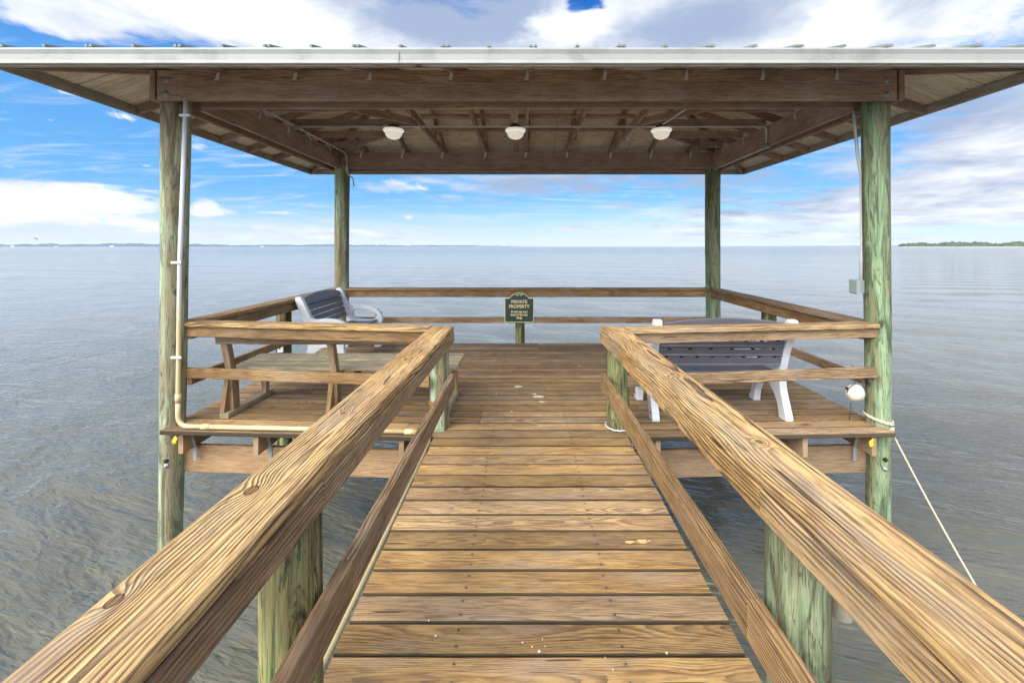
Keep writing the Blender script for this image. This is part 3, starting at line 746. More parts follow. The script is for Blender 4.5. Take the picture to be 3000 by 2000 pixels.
# front, either side of the boardwalk: caps meet the handrails at a slight angle, as the photo shows
rail_run('front left railing of the pavilion between the tall post and the handrail', (-3.11, 3.935, 0), (-.805, 3.67, 0), (.06, 1, 0), .145, lowz=(.402, .492))
rail_run('front right railing of the pavilion with the foam float hanging below it', (.865, 3.60, 0), (3.14, 3.845, 0), (-.09, 1, 0), .155, lowz=(.430, .522), plank_h=.085)
rail_run('left side railing of the pavilion running back to the rear left post', (-3.10, 3.90, 0), (-3.10, 7.22, 0), (-1, 0, 0), .19, capmat='railside', lowz=(.335,.425), plank_h=.12)
rail_run('right side railing of the pavilion running back to the rear right post', (3.14, 3.90, 0), (3.14, 7.22, 0), (1, 0, 0), .19, capmat='railside', lowz=(.345,.435), plank_h=.12)
rail_run('long rear railing of the pavilion behind the green sign', (-2.99, 7.09, 0), (3.045, 7.09, 0), (0, 1, 0), .15, capmat='railside', lowz=(.335, .432), plank_h=.11)

# ------------------------------------------------------------------ roof
XL, XR, YF, YB = -3.90, 4.03, 3.10, 7.80
SL = .34; ZF = 3.04
ZE = 2.99                      # sheathing underside at the eave
YM = (YF+YB)/2; HW = (YB-YF)/2; RX0, RX1 = XL+HW, XR-HW; ZR = ZE+SL*HW
XTIE = (-2.64, -1.97, -1.32, -.62, .04, .71, 1.42, 2.08, 2.72)
YTIE = (4.26, 4.85, 5.44, 6.0, 6.6)
def roof():
    t = thing('pavilion_roof', 'hipped metal roof of the pavilion with open timber framing underneath', 'roof', (.06, 5.4, 2.87))
    def slab(z0, z1):
        def f(b):
            c = [(XL,YF),(XR,YF),(XR,YB),(XL,YB)]; vs = [(x,y,ZE+z0) for x,y in c]+[(RX0,YM,ZR+z0),(RX1,YM,ZR+z0)]
            vs += [(x,y,ZE+z1) for x,y in c]+[(RX0,YM,ZR+z1),(RX1,YM,ZR+z1)]
            lo = [(0,1,5,4),(1,2,5),(2,3,4,5),(3,0,4)]
            fs = [tuple(reversed(q)) for q in lo]+[tuple(i+6 for i in q) for q in lo]+[(0,1,7,6),(1,2,8,7),(2,3,9,8),(3,0,6,9)]
            b.add(vs, fs)
        return f
    one('sheathing', M['ply'], slab(0, .012), t)
    def metal(b):
        slab(.047, .050)(b)
        x = XL+.10; k = 0
        while x < XR:
            for dx in ((0,) if k % 2 else (-.016, .016)):
                xx = x+dx; tt = min(HW, max(0, xx-XL), max(0, XR-xx))
                for sg in (1, -1):
                    ye = YF-.012 if sg > 0 else YB+.012; yt = ye+sg*(tt+.012)
                    zt = ZE+SL*tt
                    vs = []
                    for (yy, zz) in ((ye, ZE+.037), (yt, zt+.030)):
                        vs += [(xx-.013, yy, zz+.018), (xx-.005, yy, zz+.037), (xx+.005, yy, zz+.037), (xx+.013, yy, zz+.018)]
                    b.add(vs, [(0,1,5,4),(1,2,6,5),(2,3,7,6),(0,1,2,3),(4,5,6,7),(0,3,7,4)])
            x += .3225; k += 1
    one('metal_roofing', M['roofmetal'], metal, t)
    # pressed metal fascia round the eave: slightly hollow face with a turned lip
    prof = [(0,-.004),(.014,-.006),(.020,-.020),(.012,-.052),(.012,-.095),(.018,-.112),(.018,-.121),(0,-.121)]
    def fas(b):
        P = [(XL,YF),(XR,YF),(XR,YB),(XL,YB)]; dirs = [(-1,-1),(1,-1),(1,1),(-1,1)]; vs = []
        for (x,y),(dx,dy) in zip(P, dirs):
            for o, z in prof: vs.append((x+dx*o, y+dy*o, ZF+z+.003))
        n = len(prof); fs = []
        for i in range(4):
            for j in range(n):
                a = i*n+j; c = i*n+(j+1) % n; d = ((i+1) % 4)*n+(j+1) % n; e = ((i+1) % 4)*n+j; fs.append((a,c,d,e))
        b.add(vs, fs, smooth=False)
        b.box((-.905, YF-.0215, ZF-.118), (-.902, YF-.0140, ZF-.022), .0005)
    one('metal_fascia', M['gutter'], fas, t)
    zf = 2.952; hh = .082
    for p0, p1, sd in (((XL+.006,YF+.021,zf),(XR-.006,YF+.021,zf),(0,1,0)), ((XL+.006,YB-.021,zf),(XR-.006,YB-.021,zf),(0,1,0)),
                       ((XL+.021,YF+.045,zf),(XL+.021,YB-.045,zf),(1,0,0)), ((XR-.021,YF+.045,zf),(XR-.021,YB-.045,zf),(1,0,0))):
        one('fascia_board', M['greywood'], lambda b: b.plank(p0, p1, .038, hh, side=sd, segs=8), t)
    # doubled beams round the posts
    zb = (2.868+3.128)/2; hb = .26
    def beam(p0, p1, sd, tint=None): one('beam', M['roofwood'], lambda b: b.plank(p0, p1, .045, hb, side=sd, r=.006, segs=16, wob=.0012, tint=tint), t)
    beam((-3.18, 3.722, zb), (3.235, 3.722, zb), (0,1,0), .35)
    beam((-3.00, 3.965, zb+.008), (3.05, 3.965, zb+.008), (0,1,0))
    beam((-2.98, 6.965, zb), (3.11, 6.965, zb), (0,1,0), .3)
    beam((-3.20, 7.215, zb-.003), (3.25, 7.215, zb-.003), (0,1,0))
    for xx in (-3.225, 3.28): beam((xx, 3.70, zb), (xx, 7.26, zb), (1,0,0))
    for xx in (-3.025, 3.11): beam((xx, 3.99, zb), (xx, 6.94, zb), (1,0,0))
    def zr(d): return ZE-.047+SL*d                     # centre line of a rafter d in from the eave
    def raft(p0, p1, sd, nm='rafter', w=.038, h=.088): one(nm, M['roofwood'], lambda b: b.plank(p0, p1, w, h, side=sd, segs=6), t)
    for x in XTIE:
        d = min(HW, x-XL, XR-x)
        raft((x+.02, YF+.045, zr(.045)), (x+.02, YF+d-.02, zr(d-.02)), (1,0,0)); raft((x+.02, YB-.045, zr(.045)), (x+.02, YB-d+.02, zr(d-.02)), (1,0,0))
    for y in YTIE:
        d = min(HW, y-YF, YB-y)
        raft((XL+.045, y, zr(.045)), (XL+d-.02, y, zr(d-.02)), (0,1,0)); raft((XR-.045, y, zr(.045)), (XR-d+.02, y, zr(d-.02)), (0,1,0))
    for sx, xc, rx in ((1, XL, RX0), (-1, XR, RX1)):
        for sy, yc in ((1, YF), (-1, YB)):
            raft((xc+sx*.06, yc+sy*.06, zr(.06)-.004), (rx, YM, zr(HW)-.004), (sy, -sx, 0), 'hip_rafter', .038, .10)
    raft((RX0, YM, ZR-.075), (RX1, YM, ZR-.075), (0,1,0), 'ridge_board', .038, .14)
    # ceiling ties: front to back in the middle, side ties and corner diagonals
    zc = 3.132+.045
    for x in (-1.32, -.62, .04, .71, 1.42): raft((x, 3.99, zc), (x, 6.94, zc), (1,0,0), 'ceiling_tie', .038, .088)
    for y in (4.30, 4.87, 5.46, 6.02, 6.62):
        dl = min(abs(y-3.75), abs(7.05-y)); xe = min(-1.35, -3.08+dl*1.05)
        if xe > -2.95: raft((-3.0, y, zc+.001), (xe, y, zc+.001), (0,1,0), 'ceiling_tie')
        xe = max(1.45, 3.17-dl*1.05)
        raft((3.09, y, zc+.001), (xe, y, zc+.001), (0,1,0), 'ceiling_tie')
    for a, c in (((-3.05, 3.80), (-1.36, 5.42)), ((-3.05, 7.0), (-1.36, 5.46)), ((3.12, 3.80), (1.47, 5.42)), ((3.12, 7.0), (1.47, 5.46))):
        raft((a[0], a[1], zc-.004), (c[0], c[1], zc-.004), (c[1]-a[1], a[0]-c[0], 0), 'diagonal_tie')
    for y in (5.40, 6.02): raft((-1.30, y, 3.245), (1.40, y, 3.245), (0,1,0), 'brace_board', .088, .038)
    raft((-.115, 4.6, 3.151), (-.115, 6.94, 3.151), (1,0,0), 'brace_board', .088, .036)
    for x in (-1.32, -.62, .04, .71, 1.42):            # struts up to the rafters
        for y in (4.75, 6.2):
            d = HW-abs(y-YM); raft((x+.039, y, zc-.03), (x+.039, y, zr(d)), (1,0,0), 'strut', .038, .070)
    # galvanised ties holding rafters to the beams
    def tie_f(b, x, y, z):
        b.plank((x-.016, y-.003, z-.085), (x+.004, y-.003, z+.004), .030, .0025, side=(1,0,0), r=.0006)
        b.plank((x+.006, y-.002, z+.0), (x+.016, y+.03, z+.06), .026, .0025, side=(1,0,.0), r=.0006)
        b.plank((x-.020, y-.012, z-.086), (x-.020, y+.0, z-.086), .046, .003, side=(1,0,0), r=.0006)
        b.lathe((x-.014, y-.004, z-.06), [(.004, 0), (.004, .003)], 8, (0,-1,0)); b.lathe((x-.006, y-.004, z-.03), [(.004, 0), (.004, .003)], 8, (0,-1,0))
    for x in XTIE:
        one('hurricane_tie', M['galv'], lambda b: tie_f(b, x, 3.697, 3.128), t)
        one('hurricane_tie', M['galv'], lambda b: tie_f(b, x, 6.941, 3.128), t)
    for xx, s in ((-3.0, 1), (3.085, -1)):
        for y in YTIE[1:]+(4.30,):
            def tf(b):
                b.plank((xx+s*.004, y-.01, 3.128-.085), (xx+s*.004, y+.006, 3.13), .030, .0025, side=(0,1,0), r=.0006)
                b.plank((xx+s*.004, y+.006, 3.13), (xx-s*.012, y+.018, 3.19), .028, .0025, side=(0,1,0), r=.0006)
            one('hurricane_tie', M['galv'], tf, t)
    for px, py in ((383, 184), (381, 216), (2037, 185), (2037, 218)):
        p = W(px, py, 3.70)
        one('bolt', M['dullmetal'], lambda b: b.lathe((p.x, 3.7005, p.z), [(.030, 0), (.030, .004), (.015, .005), (.015, .016), (.010, .020)], 14, (0,-1,0)), t)
    for px in (790, 1625):
        for py in (362, 380):
            p = W(px, py, 6.94)
            one('bolt', M['dullmetal'], lambda b: b.lathe((p.x, 6.944, p.z), [(.022, 0), (.022, .004), (.012, .005), (.012, .03)], 10, (0,-1,0)), t)
roof()

# ------------------------------------------------------------------ lamps and conduits
def arc(pts, rad=.06, n=6):
    """polyline with rounded corners"""
    P = [Vector(p) for p in pts]; out = [P[0]]
    for a, b, c in zip(P, P[1:], P[2:]):
        u = (a-b); w = (c-b); r = min(rad, u.length*.45, w.length*.45); s = b+u.normalized()*r; e = b+w.normalized()*r
        for i in range(n+1):
            q = i/n; out.append(s*(1-q)**2+b*2*q*(1-q)+e*q*q)
    out.append(P[-1]); return out
YL = 5.36
for px, lab in ((904, 'white dome lamp under the roof, leftmost of three'), (1184, 'white dome lamp under the roof, middle one of three'), (1519, 'white dome lamp under the roof, rightmost of three')):
    x = (px-1203)*YL/F; z0 = 3.085
    t = thing('ceiling_lamp', lab, 'lamp', (x, YL, z0), 'dome lamps under the roof')
    one('mounting_box', M['lampmetal'], lambda b: b.lathe((x, YL, z0-.012), [(.062, 0), (.066, .012), (.066, .045)], 20), t)
    one('rim', M['lampdome'], lambda b: b.lathe((x, YL, z0-.048), [(.108, 0), (.124, .004), (.129, .016), (.125, .030), (.09, .040)], 32), t)
    one('dome', M['lampdome'], lambda b: b.lathe((x, YL, z0-.048), [(.012, -.092), (.045, -.087), (.076, -.071), (.095, -.048), (.104, -.022), (.108, .0)], 32), t)
def conduit():
    t = thing('roof_conduit', 'pale electrical conduit under the rafters feeding the three dome lamps', 'conduit', (0, 5.4, 3.10))
    z = 3.112
    one('lamp_run', M['greyline'], lambda b: b.tube(arc([(-2.87, 5.39, z), (2.98, 5.39, z), (3.07, 5.39, z), (3.07, 5.40, 2.90)], .09), .0125), t)
    one('side_run', M['greyline'], lambda b: b.tube(arc([(-2.88, 4.02, z), (-2.88, 6.91, z), (-2.86, 6.925, 2.80)], .11, 8), .0125), t)
    one('rear_post_run', M['greyline'], lambda b: b.tube(arc([(-2.86, 6.925, 2.80), (-2.85, 6.93, 2.76), (-2.80, 7.0, 2.72), (-2.82, 7.09, 2.60)], .03), .011), t)
    one('cross_run', M['greyline'], lambda b: b.tube([(1.725, 5.36, z+.004), (1.86, 4.0, z+.004)], .0125), t)
    one('right_run', M['greyline'], lambda b: b.tube([(3.085, 5.42, 2.855), (3.10, 6.95, 2.848)], .012), t)
    for p in ((-2.88, 5.39, z), (3.07, 5.42, 2.875)):
        one('junction_box', M['pvcgrey'], lambda b: b.lathe((p[0], p[1], p[2]-.03), [(.040, 0), (.048, .006), (.048, .045), (.03, .055)], 16), t)
    for p in ((-2.88, 4.9, z), (-2.88, 5.28, z), (-2.88, 5.52, z), (-2.87, 6.925, 2.86)):
        one('coupling', M['greyline'], lambda b: b.tube([(p[0], p[1]-.03, p[2]), (p[0], p[1]+.03, p[2])] if p[2] > 3 else [(p[0], p[1], p[2]-.04), (p[0], p[1], p[2]+.04)], .018), t)
conduit()
def left_pipe():
    t = thing('pvc_pipe', 'yellowed white pipe down the front left post and along the deck edge', 'pipe', (-2.97, 3.7, 0))
    pt = W(425, 236, 3.715); pm = W(413, 600, 3.735); pb = W(409, 900, 3.735)
    one('riser', M['pvcaged'], lambda b: b.tube([(pt.x, 3.725, 2.87), pm, pb, (pb.x, 3.735, .24)], .0180, 14), t)
    one('elbow', M['pvcaged'], lambda b: b.tube(arc([(pb.x, 3.735, .25), (pb.x, 3.735, .028), (pb.x+.24, 3.73, .026)], .17, 8), .0195, 14), t)
    one('deck_run', M['pvcaged'], lambda b: b.tube([(pb.x+.22, 3.73, .026), (-1.9, 3.685, .026), (-.93, 3.625, .026)], .0190, 14), t)
    one('walkway_run', M['pvcaged'], lambda b: b.tube(arc([(-.93, 3.625, .026), (-.80, 3.61, .024), (-.782, 3.50, .0), (-.776, 2.4, -.006), (-.774, -1.5, -.010)], .05), .0175, 12), t)
    for a, e in (((pb.x, 3.735, .235), (pb.x, 3.735, .31)), ((pb.x+.21, 3.73, .026), (pb.x+.29, 3.73, .026)), ((-1.01, 3.63, .026), (-.92, 3.624, .026))):
        one('coupling', M['pvcaged'], lambda b: b.tube([a, e], .0235, 14), t)
    for z_ in (1.6-37*3.73/F, 1.6-254*3.73/F):
        one('strap', M['pvcwhite'], lambda b: b.plank((pb.x-.045, 3.715, z_), (pb.x+.045, 3.715, z_), .022, .012, side=(0,0,1)), t)
    one('strap', M['pvcwhite'], lambda b: b.plank((pt.x-.045, 3.72, 2.74), (pt.x+.045, 3.72, 2.74), .022, .03, side=(0,0,1)), t)
left_pipe()
def outlet():
    t = thing('outlet_box', 'grey weatherproof outlet box on the inner side of the front right post', 'electrical box', (3.03, 3.86, 1.2))
    a = W(1960, 643, 3.92); c = W(1985, 673, 3.92)
    one('back_box', M['pvcgrey'], lambda b: b.box((a.x+.045, 3.90, c.z), (3.16, 3.96, a.z), .006), t)
    one('hinged_cover', M['pvcgrey'], lambda b: b.box((a.x+.002, 3.885, c.z-.006), (a.x+.042, 3.975, a.z+.004), .012), t)
    top = W(1966, 252, 3.95)
    one('conduit', M['greyline'], lambda b: b.tube([(top.x, 3.98, 2.86), (3.09, 3.95, 2.45), (3.125, 3.95, 2.25), (3.130, 3.95, 1.6), (3.115, 3.94, a.z-.005)], .0135, 12), t)
outlet()

# ------------------------------------------------------------------ sign
def sign():
    Y = 7.00; t = thing('property_sign', 'dark green private property sign with gold border on the rear railing', 'sign', (0, Y, .34))
    cx = (1192.6-1203)*Y/F; w = 67.5*Y/F; zt = 1.6-(684-566)*Y/F; zb = 1.6-(740.5-566)*Y/F; za = 1.6-(672-566)*Y/F
    def outline(ins):
        hw = w/2-ins; p = []; r = .022
        for k in range(7): a = math.pi+k/6*math.pi/2; p.append((-hw+r+r*math.cos(a), zb+ins+r+r*math.sin(a)))
        for k in range(7): a = -math.pi/2+k/6*math.pi/2; p.append((hw-r+r*math.cos(a), zb+ins+r+r*math.sin(a)))
        p.append((hw, zt-ins))
        aw = w*.335-ins*.3; rise = za-zt
        R0 = (aw*aw+rise*rise)/(2*rise); a0 = math.asin(min(1, aw/R0))
        for k in range(17):
            a = a0-2*a0*k/16; p.append((R0*math.sin(a), za-ins-R0+R0*math.cos(a)))
        p.append((-hw, zt-ins)); return p
    fn = lambda a, b, h: (cx+a, Y+h, b)
    one('border', M['signgold'], lambda b: b.prism(outline(0), 0, .008, fn), t)
    one('panel', M['signgreen'], lambda b: b.prism(outline(.0125), -.003, .004, fn), t)
    def text(s, z, size, bold=.0, sx=1.0, nm='lettering'):
        cu = bpy.data.curves.new('lettering', 'FONT'); cu.body = s; cu.align_x = 'CENTER'; cu.align_y = 'CENTER'; cu.size = size; cu.extrude = .001; cu.offset = bold
        ob = bpy.data.objects.new('lettering', cu); C.objects.link(ob)
        dg = bpy.context.evaluated_depsgraph_get(); me = bpy.data.meshes.new_from_object(ob.evaluated_get(dg)); bpy.data.objects.remove(ob)
        me.name = nm; o = bpy.data.objects.new(nm, me); C.objects.link(o); o.parent = t
        o.location = (cx, -.0045, z-.34); o.rotation_euler = (R(90), 0, 0); o.scale = (sx, 1, 1); me.materials.clear(); me.materials.append(M['signgold'])
    zz = lambda py: 1.6-(py-566)*Y/F
    text('PRIVATE', zz(693.2), .076, .0022, .93); text('PROPERTY', zz(704.0), .076, .0022, .93)
    text('Residents and', zz(715.8), .050, .0020, .95); text('Invited Guests', zz(722.8), .050, .0020, .95); text('Only', zz(729.8), .050, .0020, .95)
    def fl(b):
        for s in (-1, 1):
            b.tube([(cx+s*q*.062, Y-.003, zz(677.2)+.006*math.sin(q*9)) for q in [i/12 for i in range(13)]], .0045, 6)
            b.tube([(cx+s*(.03+.014*math.cos(a)), Y-.003, zz(677.2)-.002+.009*math.sin(a)) for a in [i*.7 for i in range(9)]], .003, 6)
    one('scroll_ornament', M['signgold'], fl, t)
sign()

# ------------------------------------------------------------------ benches
def park_bench(label, loc, rz):
    """local: +y forward (where the sitter looks), x along the bench; back top at y=0"""
    t = bpy.data.objects.new('park_bench', None); C.objects.link(t); t['_o'] = (0,0,0)
    tag(t, label, 'bench', 'grey and white plastic park benches')
    Wd = 1.22
    outer = [(-.045,.935),(.015,.940),(.045,.90),(.155,.665),(.20,.640),(.36,.655),(.50,.640),(.60,.600),(.665,.530),(.69,.45),(.685,.40),(.655,.375),
             (.60,.34),(.585,.28),(.60,.18),(.635,.08),(.665,.03),(.665,.0),(.565,.0),(.56,.05),(.545,.12),(.50,.20),(.44,.255),(.36,.270),(.28,.255),(.22,.21),(.165,.12),(.14,.045),(.14,0),
             (.02,0),(.02,.03),(.06,.13),(.11,.26),(.125,.36),(.11,.46),(.06,.62),(-.01,.78),(-.055,.90)]
    hole = [(.215,.575),(.22,.50),(.26,.455),(.36,.440),(.50,.435),(.575,.455),(.605,.490),(.59,.530),(.52,.570),(.42,.595),(.30,.600)]
    inner2 = [(.24,.36),(.30,.385),(.42,.385),(.50,.36),(.52,.325),(.48,.305),(.36,.325),(.26,.31)]
    for s in (-1, 1):
        x0, x1 = (s*Wd/2-.035, s*Wd/2+.035)
        b = MB(); b.prism(outer, x0, x1, lambda a, c, h: (h, a, c), holes=[hole, inner2]); f = b.build('side_frame', M['whiteplastic'], t, bevel=.008)
        for a, c in ((.56, .50), (.62,.06), (.08, .06)):
            one('screw_head', M['black'], lambda b: b.lathe((s*(Wd/2+.034), a, c), [(.011, 0), (.010, .004)], 10, (s,0,0)), f)
    # backrest: five boards, the top one arched
    L = Wd-.07
    def pt(h): q = (h-.40)/(.90-.40); return .145-.150*q
    B = MB(); hs = [.50, .58, .66, .74, .82]
    for i, h in enumerate(hs):
        n = 16; vs = []; fs = []
        for k in range(n+1):
            x = -L/2+L*k/n; arch = (1-(2*k/n-1)**2)*.055 if i == 4 else 0
            hb, ht = h, h+.069+arch+(.012 if i == 4 else 0)
            for (hh, dy) in ((hb, .012), (ht, .012), (ht, -.014), (hb, -.014)):
                vs.append((x, pt(hh)+dy, hh))
        for k in range(n):
            for j in range(4): a = k*4+j; c = k*4+(j+1) % 4; fs.append((a, c, c+4, a+4))
        fs += [(0,1,2,3), tuple(n*4+j for j in range(4))]
        B.add(vs, fs)
    bk = B.build('backrest', M['charcoal'], t, bevel=.005)
    # stiffening lip and slots on the rear of the back
    for i, h in enumerate((.578, .658, .738, .818)):
        for k in range(6 if i % 2 else 8):
            nn = (6 if i % 2 else 8); x = -L/2+L*(k+.5)/nn
            one('drain_slot', M['black'], lambda b: b.prism([(.019*math.cos(q*.628), .0085*math.sin(q*.628)) for q in range(10)], .010, .0175, lambda a, c, e: (x+a, pt(h+c)-e, h+c)), bk)
    for h in (.505, .60, .69): one('stiffening_rib', M['charcoal'], lambda b: b.plank((-L/2+.01, pt(h)-.018, h), (L/2-.01, pt(h)-.018, h), .014, .012, side=(0,.3,1), r=.002), bk)
    B = MB()
    for k in range(6):
        y = .15+k*.077; z = .395+.012*((k-2.5)/2.5)**2+.004*k
        B.plank((-L/2, y+.036, z), (L/2, y+.036, z), .070, .028, side=(0,1,0), r=.007)
    B.build('seat', M['charcoal'], t)
    one('cross_bar', M['charcoal'], lambda b: b.plank((-L/2, .36, .34), (L/2, .36, .34), .05, .05, side=(0,1,0)), t)
    t.location = loc; t.rotation_euler = (0, 0, rz); return t
park_bench('grey and white plastic bench seen from behind, beside the right handrail', (1.82, 3.875, 0), R(0))
park_bench('grey and white plastic bench facing right along the left side railing', (-2.94, 6.22, 0), R(-90))

def wooden_bench():
    t = thing('wooden_bench', 'long weathered wooden bench with green grey seat behind the front left railing', 'bench', (-1.75, 4.3, 0))
    x0, x1 = -2.87, -.645
    def seat(b):
        for k in range(4):
            y = 4.17+k*.132; b.plank((x0+rng.uniform(-.008,.008), y+.062, .402+.003*k), (x1+rng.uniform(-.012,.012), y+.062, .402+.003*k), .113, .038, side=(0,1,0), r=.006, segs=20, wob=.0012)
    one('seat', M['oldbench'], seat, t)
    one('backrest', M['benchleg'], lambda b: b.plank((-2.87, 3.985, .738), (-.69, 3.96, .735), .036, .092, side=(0,1,.1), segs=10, wob=.001), t)
    for x in (-2.79, -1.80, -.76):
        one('foot_runner', M['oldbench'], lambda b: b.plank((x, 3.97, .024), (x+.015, 4.66, .024), .085, .046, side=(1,0,0), segs=4), t)
        one('rear_leg', M['benchleg'], lambda b: (b.plank((x+.005, 4.10, .046), (x+.0, 4.085, .385), .06, .095, side=(1,0,0), segs=3), b.plank((x+.0, 4.085, .36), (x-.012, 3.995, .775), .06, .070, side=(1,0,0), segs=4), b.plank((x-.030, 4.02, .045), (x-.018, 4.07, .37), .042, .075, side=(1,0,0), segs=3)), t)
        one('front_leg', M['benchleg'], lambda b: b.plank((x+.02, 4.57, .046), (x+.02, 4.57, .385), .06, .06, side=(1,0,0), segs=3), t)
        one('seat_bearer', M['benchleg'], lambda b: b.plank((x-.042, 4.12, .355), (x-.042, 4.68, .355), .036, .055, side=(1,0,0), segs=3), t)
wooden_bench()

# ------------------------------------------------------------------ float, ropes, small fittings
def float_buoy():
    c = W(1963, 901, 3.83); t = thing('foam_float', 'round cream foam float hanging from the front right railing', 'float', (c.x, c.y, c.z))
    r = .076; prof = [(r*.18, -r*.97)]+[(r*math.sin(a)*(1+.03*math.sin(5*a)), -r*math.cos(a)) for a in [.25+i*.24 for i in range(12)]]+[(r*.12, r*.99)]
    one('ball', M['buoy'], lambda b: b.lathe(c, prof, 28, (-.86, .05, .5)), t)
    lo = Vector(c)+Vector((-.086, -.02, .01)); hi = Vector((c.x-.01, 3.80, .50))
    one('cord', M['blackrope'], lambda b: (b.tube([lo, c+Vector((-.075,-.03,.05)), c+Vector((-.04,-.04,.082)), c+Vector((0,-.03,.125)), hi, hi+Vector((.0,.05,.03))], .0035, 6),
        b.tube([c+Vector((.078,-.01,.045)), c+Vector((.045,-.03,.09)), c+Vector((.005,-.03,.125)), hi], .0035, 6), b.tube([c+Vector((-.05,-.02,-.08)), c+Vector((-.058,-.03,-.14)), c+Vector((-.07,-.03,-.24))], .0035, 6)), t)
    one('plug_hole', M['black'], lambda b: b.lathe(Vector(c)+Vector((-.076, -.01, .040)), [(.012, 0), (.012, .008)], 12, (-.86, 0, .5)), t)
float_buoy()
def rope_ring(b, cx, cy, z, r, rr, tilt=(0,0), a0=0, a1=2*math.pi, n=40):
    pts = []
    for i in range(n+1):
        a = a0+(a1-a0)*i/n; pts.append((cx+r*math.cos(a), cy+r*math.sin(a), z+tilt[0]*math.cos(a)+tilt[1]*math.sin(a)+.002*math.sin(i*2.3)))
    b.tube(pts, rr, 8)
def rope_post():
    t = thing('mooring_rope', 'cream rope round the front right post running down into the water', 'rope', (3.2, 3.87, .03))
    one('loop', M['rope'], lambda b: (rope_ring(b, 3.213, YP, .045, .106, .0085, (-.028, .012)), rope_ring(b, 3.213, YP, .060, .104, .008, (-.02, .015))), t)
    k = W(2045, 985, 3.79); k2 = W(2232, 1312, 2.62); e = k+(k2-k)*1.55
    pts = [k+(e-k)*(i/14)+Vector((0, 0, -.05*math.sin(math.pi*i/14))) for i in range(15)]
    one('knot', M['rope'], lambda b: b.tube([k+Vector((.018*math.cos(a*2.1), .016*math.sin(a*1.7), .016*math.sin(a*2.9))) for a in [i*.35 for i in range(20)]], .0085, 7), t)
    one('line', M['rope'], lambda b: b.tube(pts, .0065, 8), t)
rope_post()
def rope_foot():
    t = thing('short_rope', 'white rope looped round the foot of the far right handrail piling', 'rope', (.84, 3.79, .02))
    one('loop', M['pvcwhite'], lambda b: rope_ring(b, .838, 3.79, .014, .109, .0065, (.0, .004)), t)
    p = Vector((.925, 3.70, .012))
    one('tail', M['pvcwhite'], lambda b: b.tube([p+Vector((.012*math.sin(i*1.1), -.006*i+.01*math.cos(i*1.7), -.013*i if i > 2 else 0)) for i in range(13)], .008, 7), t)
rope_foot()
def rod_holder():
    p = W(1935, 1340, 1.42); t = thing('rod_holder', 'cream plastic rod holder tube fixed behind the near right piling', 'rod holder', (p.x, 1.42, .4))
    zb = 1.6-(1414-566)*1.42/F
    one('tube', M['buoy'], lambda b: b.lathe((p.x-.003, 1.42, zb), [(.026, 0), (.0315, .003), (.0315, .085), (.036, .087), (.036, .12), (.030, .122), (.030, .30)], 24), t)
    one('bracket', M['buoy'], lambda b: (b.box((.955, 1.395, zb+.10), (p.x, 1.445, zb+.115), .003), b.box((.955, 1.395, zb+.135), (p.x, 1.445, zb+.15), .003)), t)
rod_holder()
for px, Y, lab in ((640, 5.58, 'white plastic bracket with two holes on the short piling under the left side railing'), ):
    x = (px+8-1203)*Y/F; t = thing('plastic_bracket', lab, 'bracket', (x, Y, .33))
    one('plate', M['pvcwhite'], lambda b: b.box((x-.05, Y-.02, .22), (x+.02, Y+.01, .40), .006), t)
    for zz_ in (.27, .34): one('screw_hole', M['black'], lambda b: b.lathe((x-.02, Y-.019, zz_), [(.010, 0), (.010, .003)], 10, (0,-1,0)), t)
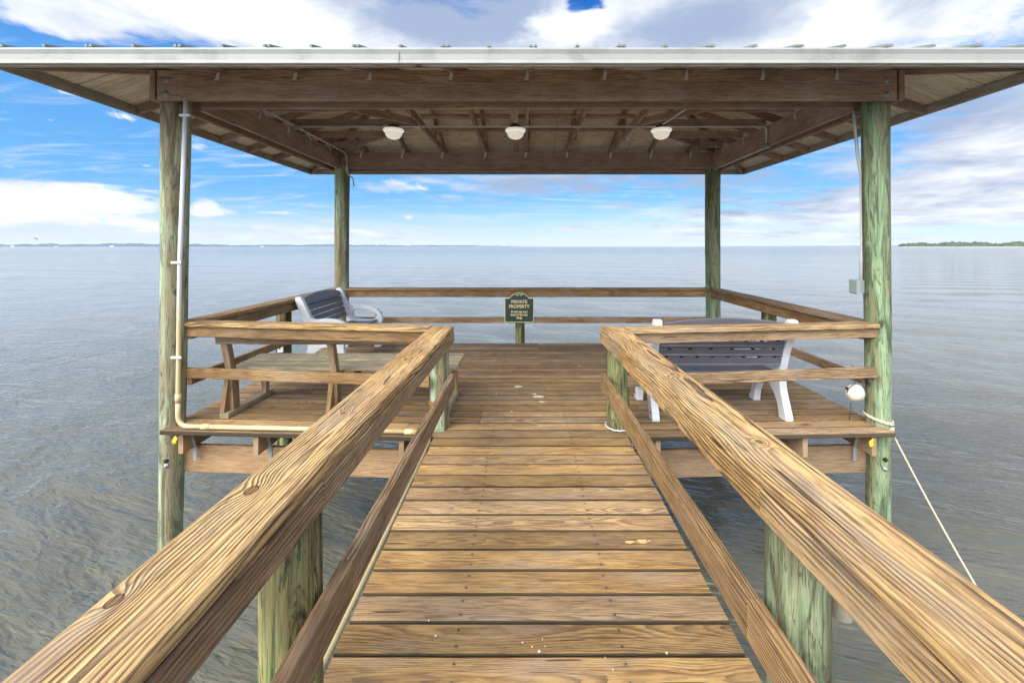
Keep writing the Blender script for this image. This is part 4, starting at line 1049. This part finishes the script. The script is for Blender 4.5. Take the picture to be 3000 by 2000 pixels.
for px, py, lab in ((406, 1008, 'yellow plastic tag stapled to the joist end beside the front left post'), (2004, 1015, 'yellow plastic tag on the joist end beside the front right post')):
    p = W(px, py, 3.70 if px < 1000 else 3.665)
    def tg(b):
        pts = [(p.x-.012+.008*math.sin(i*.9), p.y-.006-.004*math.cos(i), p.z+.026-.0075*i) for i in range(9)]
        for a, c in zip(pts, pts[1:]): b.plank(a, c, .032, .0035, side=(1,0,0), r=.0006)
    tag(one('yellow_tag', M['yellow'], tg, origin=p), lab, 'tag', 'yellow tags on the joist ends')
# gull gliding far out on the left
def gull():
    p = W(84, 549, 55); b = MB(); vs = []
    b.lathe(p, [(.01, -.26), (.05, -.18), (.075, -.05), (.07, .08), (.045, .17), (.05, .21), (.03, .26), (.008, .31)], 10, (.9, .3, .1))
    for s in (-1, 1):
        d = Vector((.25, -.75*s, .0)); q = [p+Vector((.05, .0, .04)), p+Vector((.10*s*0+.05, -.35*s, .16)), p+Vector((-.10+.22*s, -.72*s, .20)), p+Vector((-.22+.3*s, -.95*s, .14))]
        vs = []; 
        for a, w in zip(q, (.12, .11, .07, .01)):
            vs += [a+Vector((w,0,.008)), a+Vector((-w,0,.008)), a+Vector((-w,0,-.008)), a+Vector((w,0,-.008))]
        fs = []
        for i in range(3):
            for j in range(4): fs.append((i*4+j, i*4+(j+1) % 4, i*4+4+(j+1) % 4, i*4+4+j))
        fs += [(0,1,2,3), (12,13,14,15)]; b.add(vs, fs)
    tag(b.build('gull', simple('grey_gull_feathers', (.45,.46,.48), .8), origin=p), 'small grey gull gliding low over the far left shore', 'bird')
gull()

# ------------------------------------------------------------------ air between here and the far shores
def haze():
    b = MB(); b.add([(x, y, z) for z in (WZ-1.2, 62) for x, y in ((-9100,-9100),(9100,-9100),(9100,9100),(-9100,9100))], [(0,3,2,1),(4,5,6,7),(0,1,5,4),(1,2,6,5),(2,3,7,6),(3,0,4,7)])
    m = bpy.data.materials.new('pale_air'); m.use_nodes = True; n = m.node_tree.nodes; n.clear()
    o = n.new('ShaderNodeOutputMaterial'); v = n.new('ShaderNodeVolumePrincipled'); m.node_tree.links.new(v.outputs[0], o.inputs['Volume'])
    v.inputs['Color'].default_value = (.80, .90, 1.0, 1); v.inputs['Density'].default_value = 6e-5
    tag(b.build('haze', m), kind='stuff')
haze()

for o in bpy.data.objects:
    if '_o' in o: del o['_o']
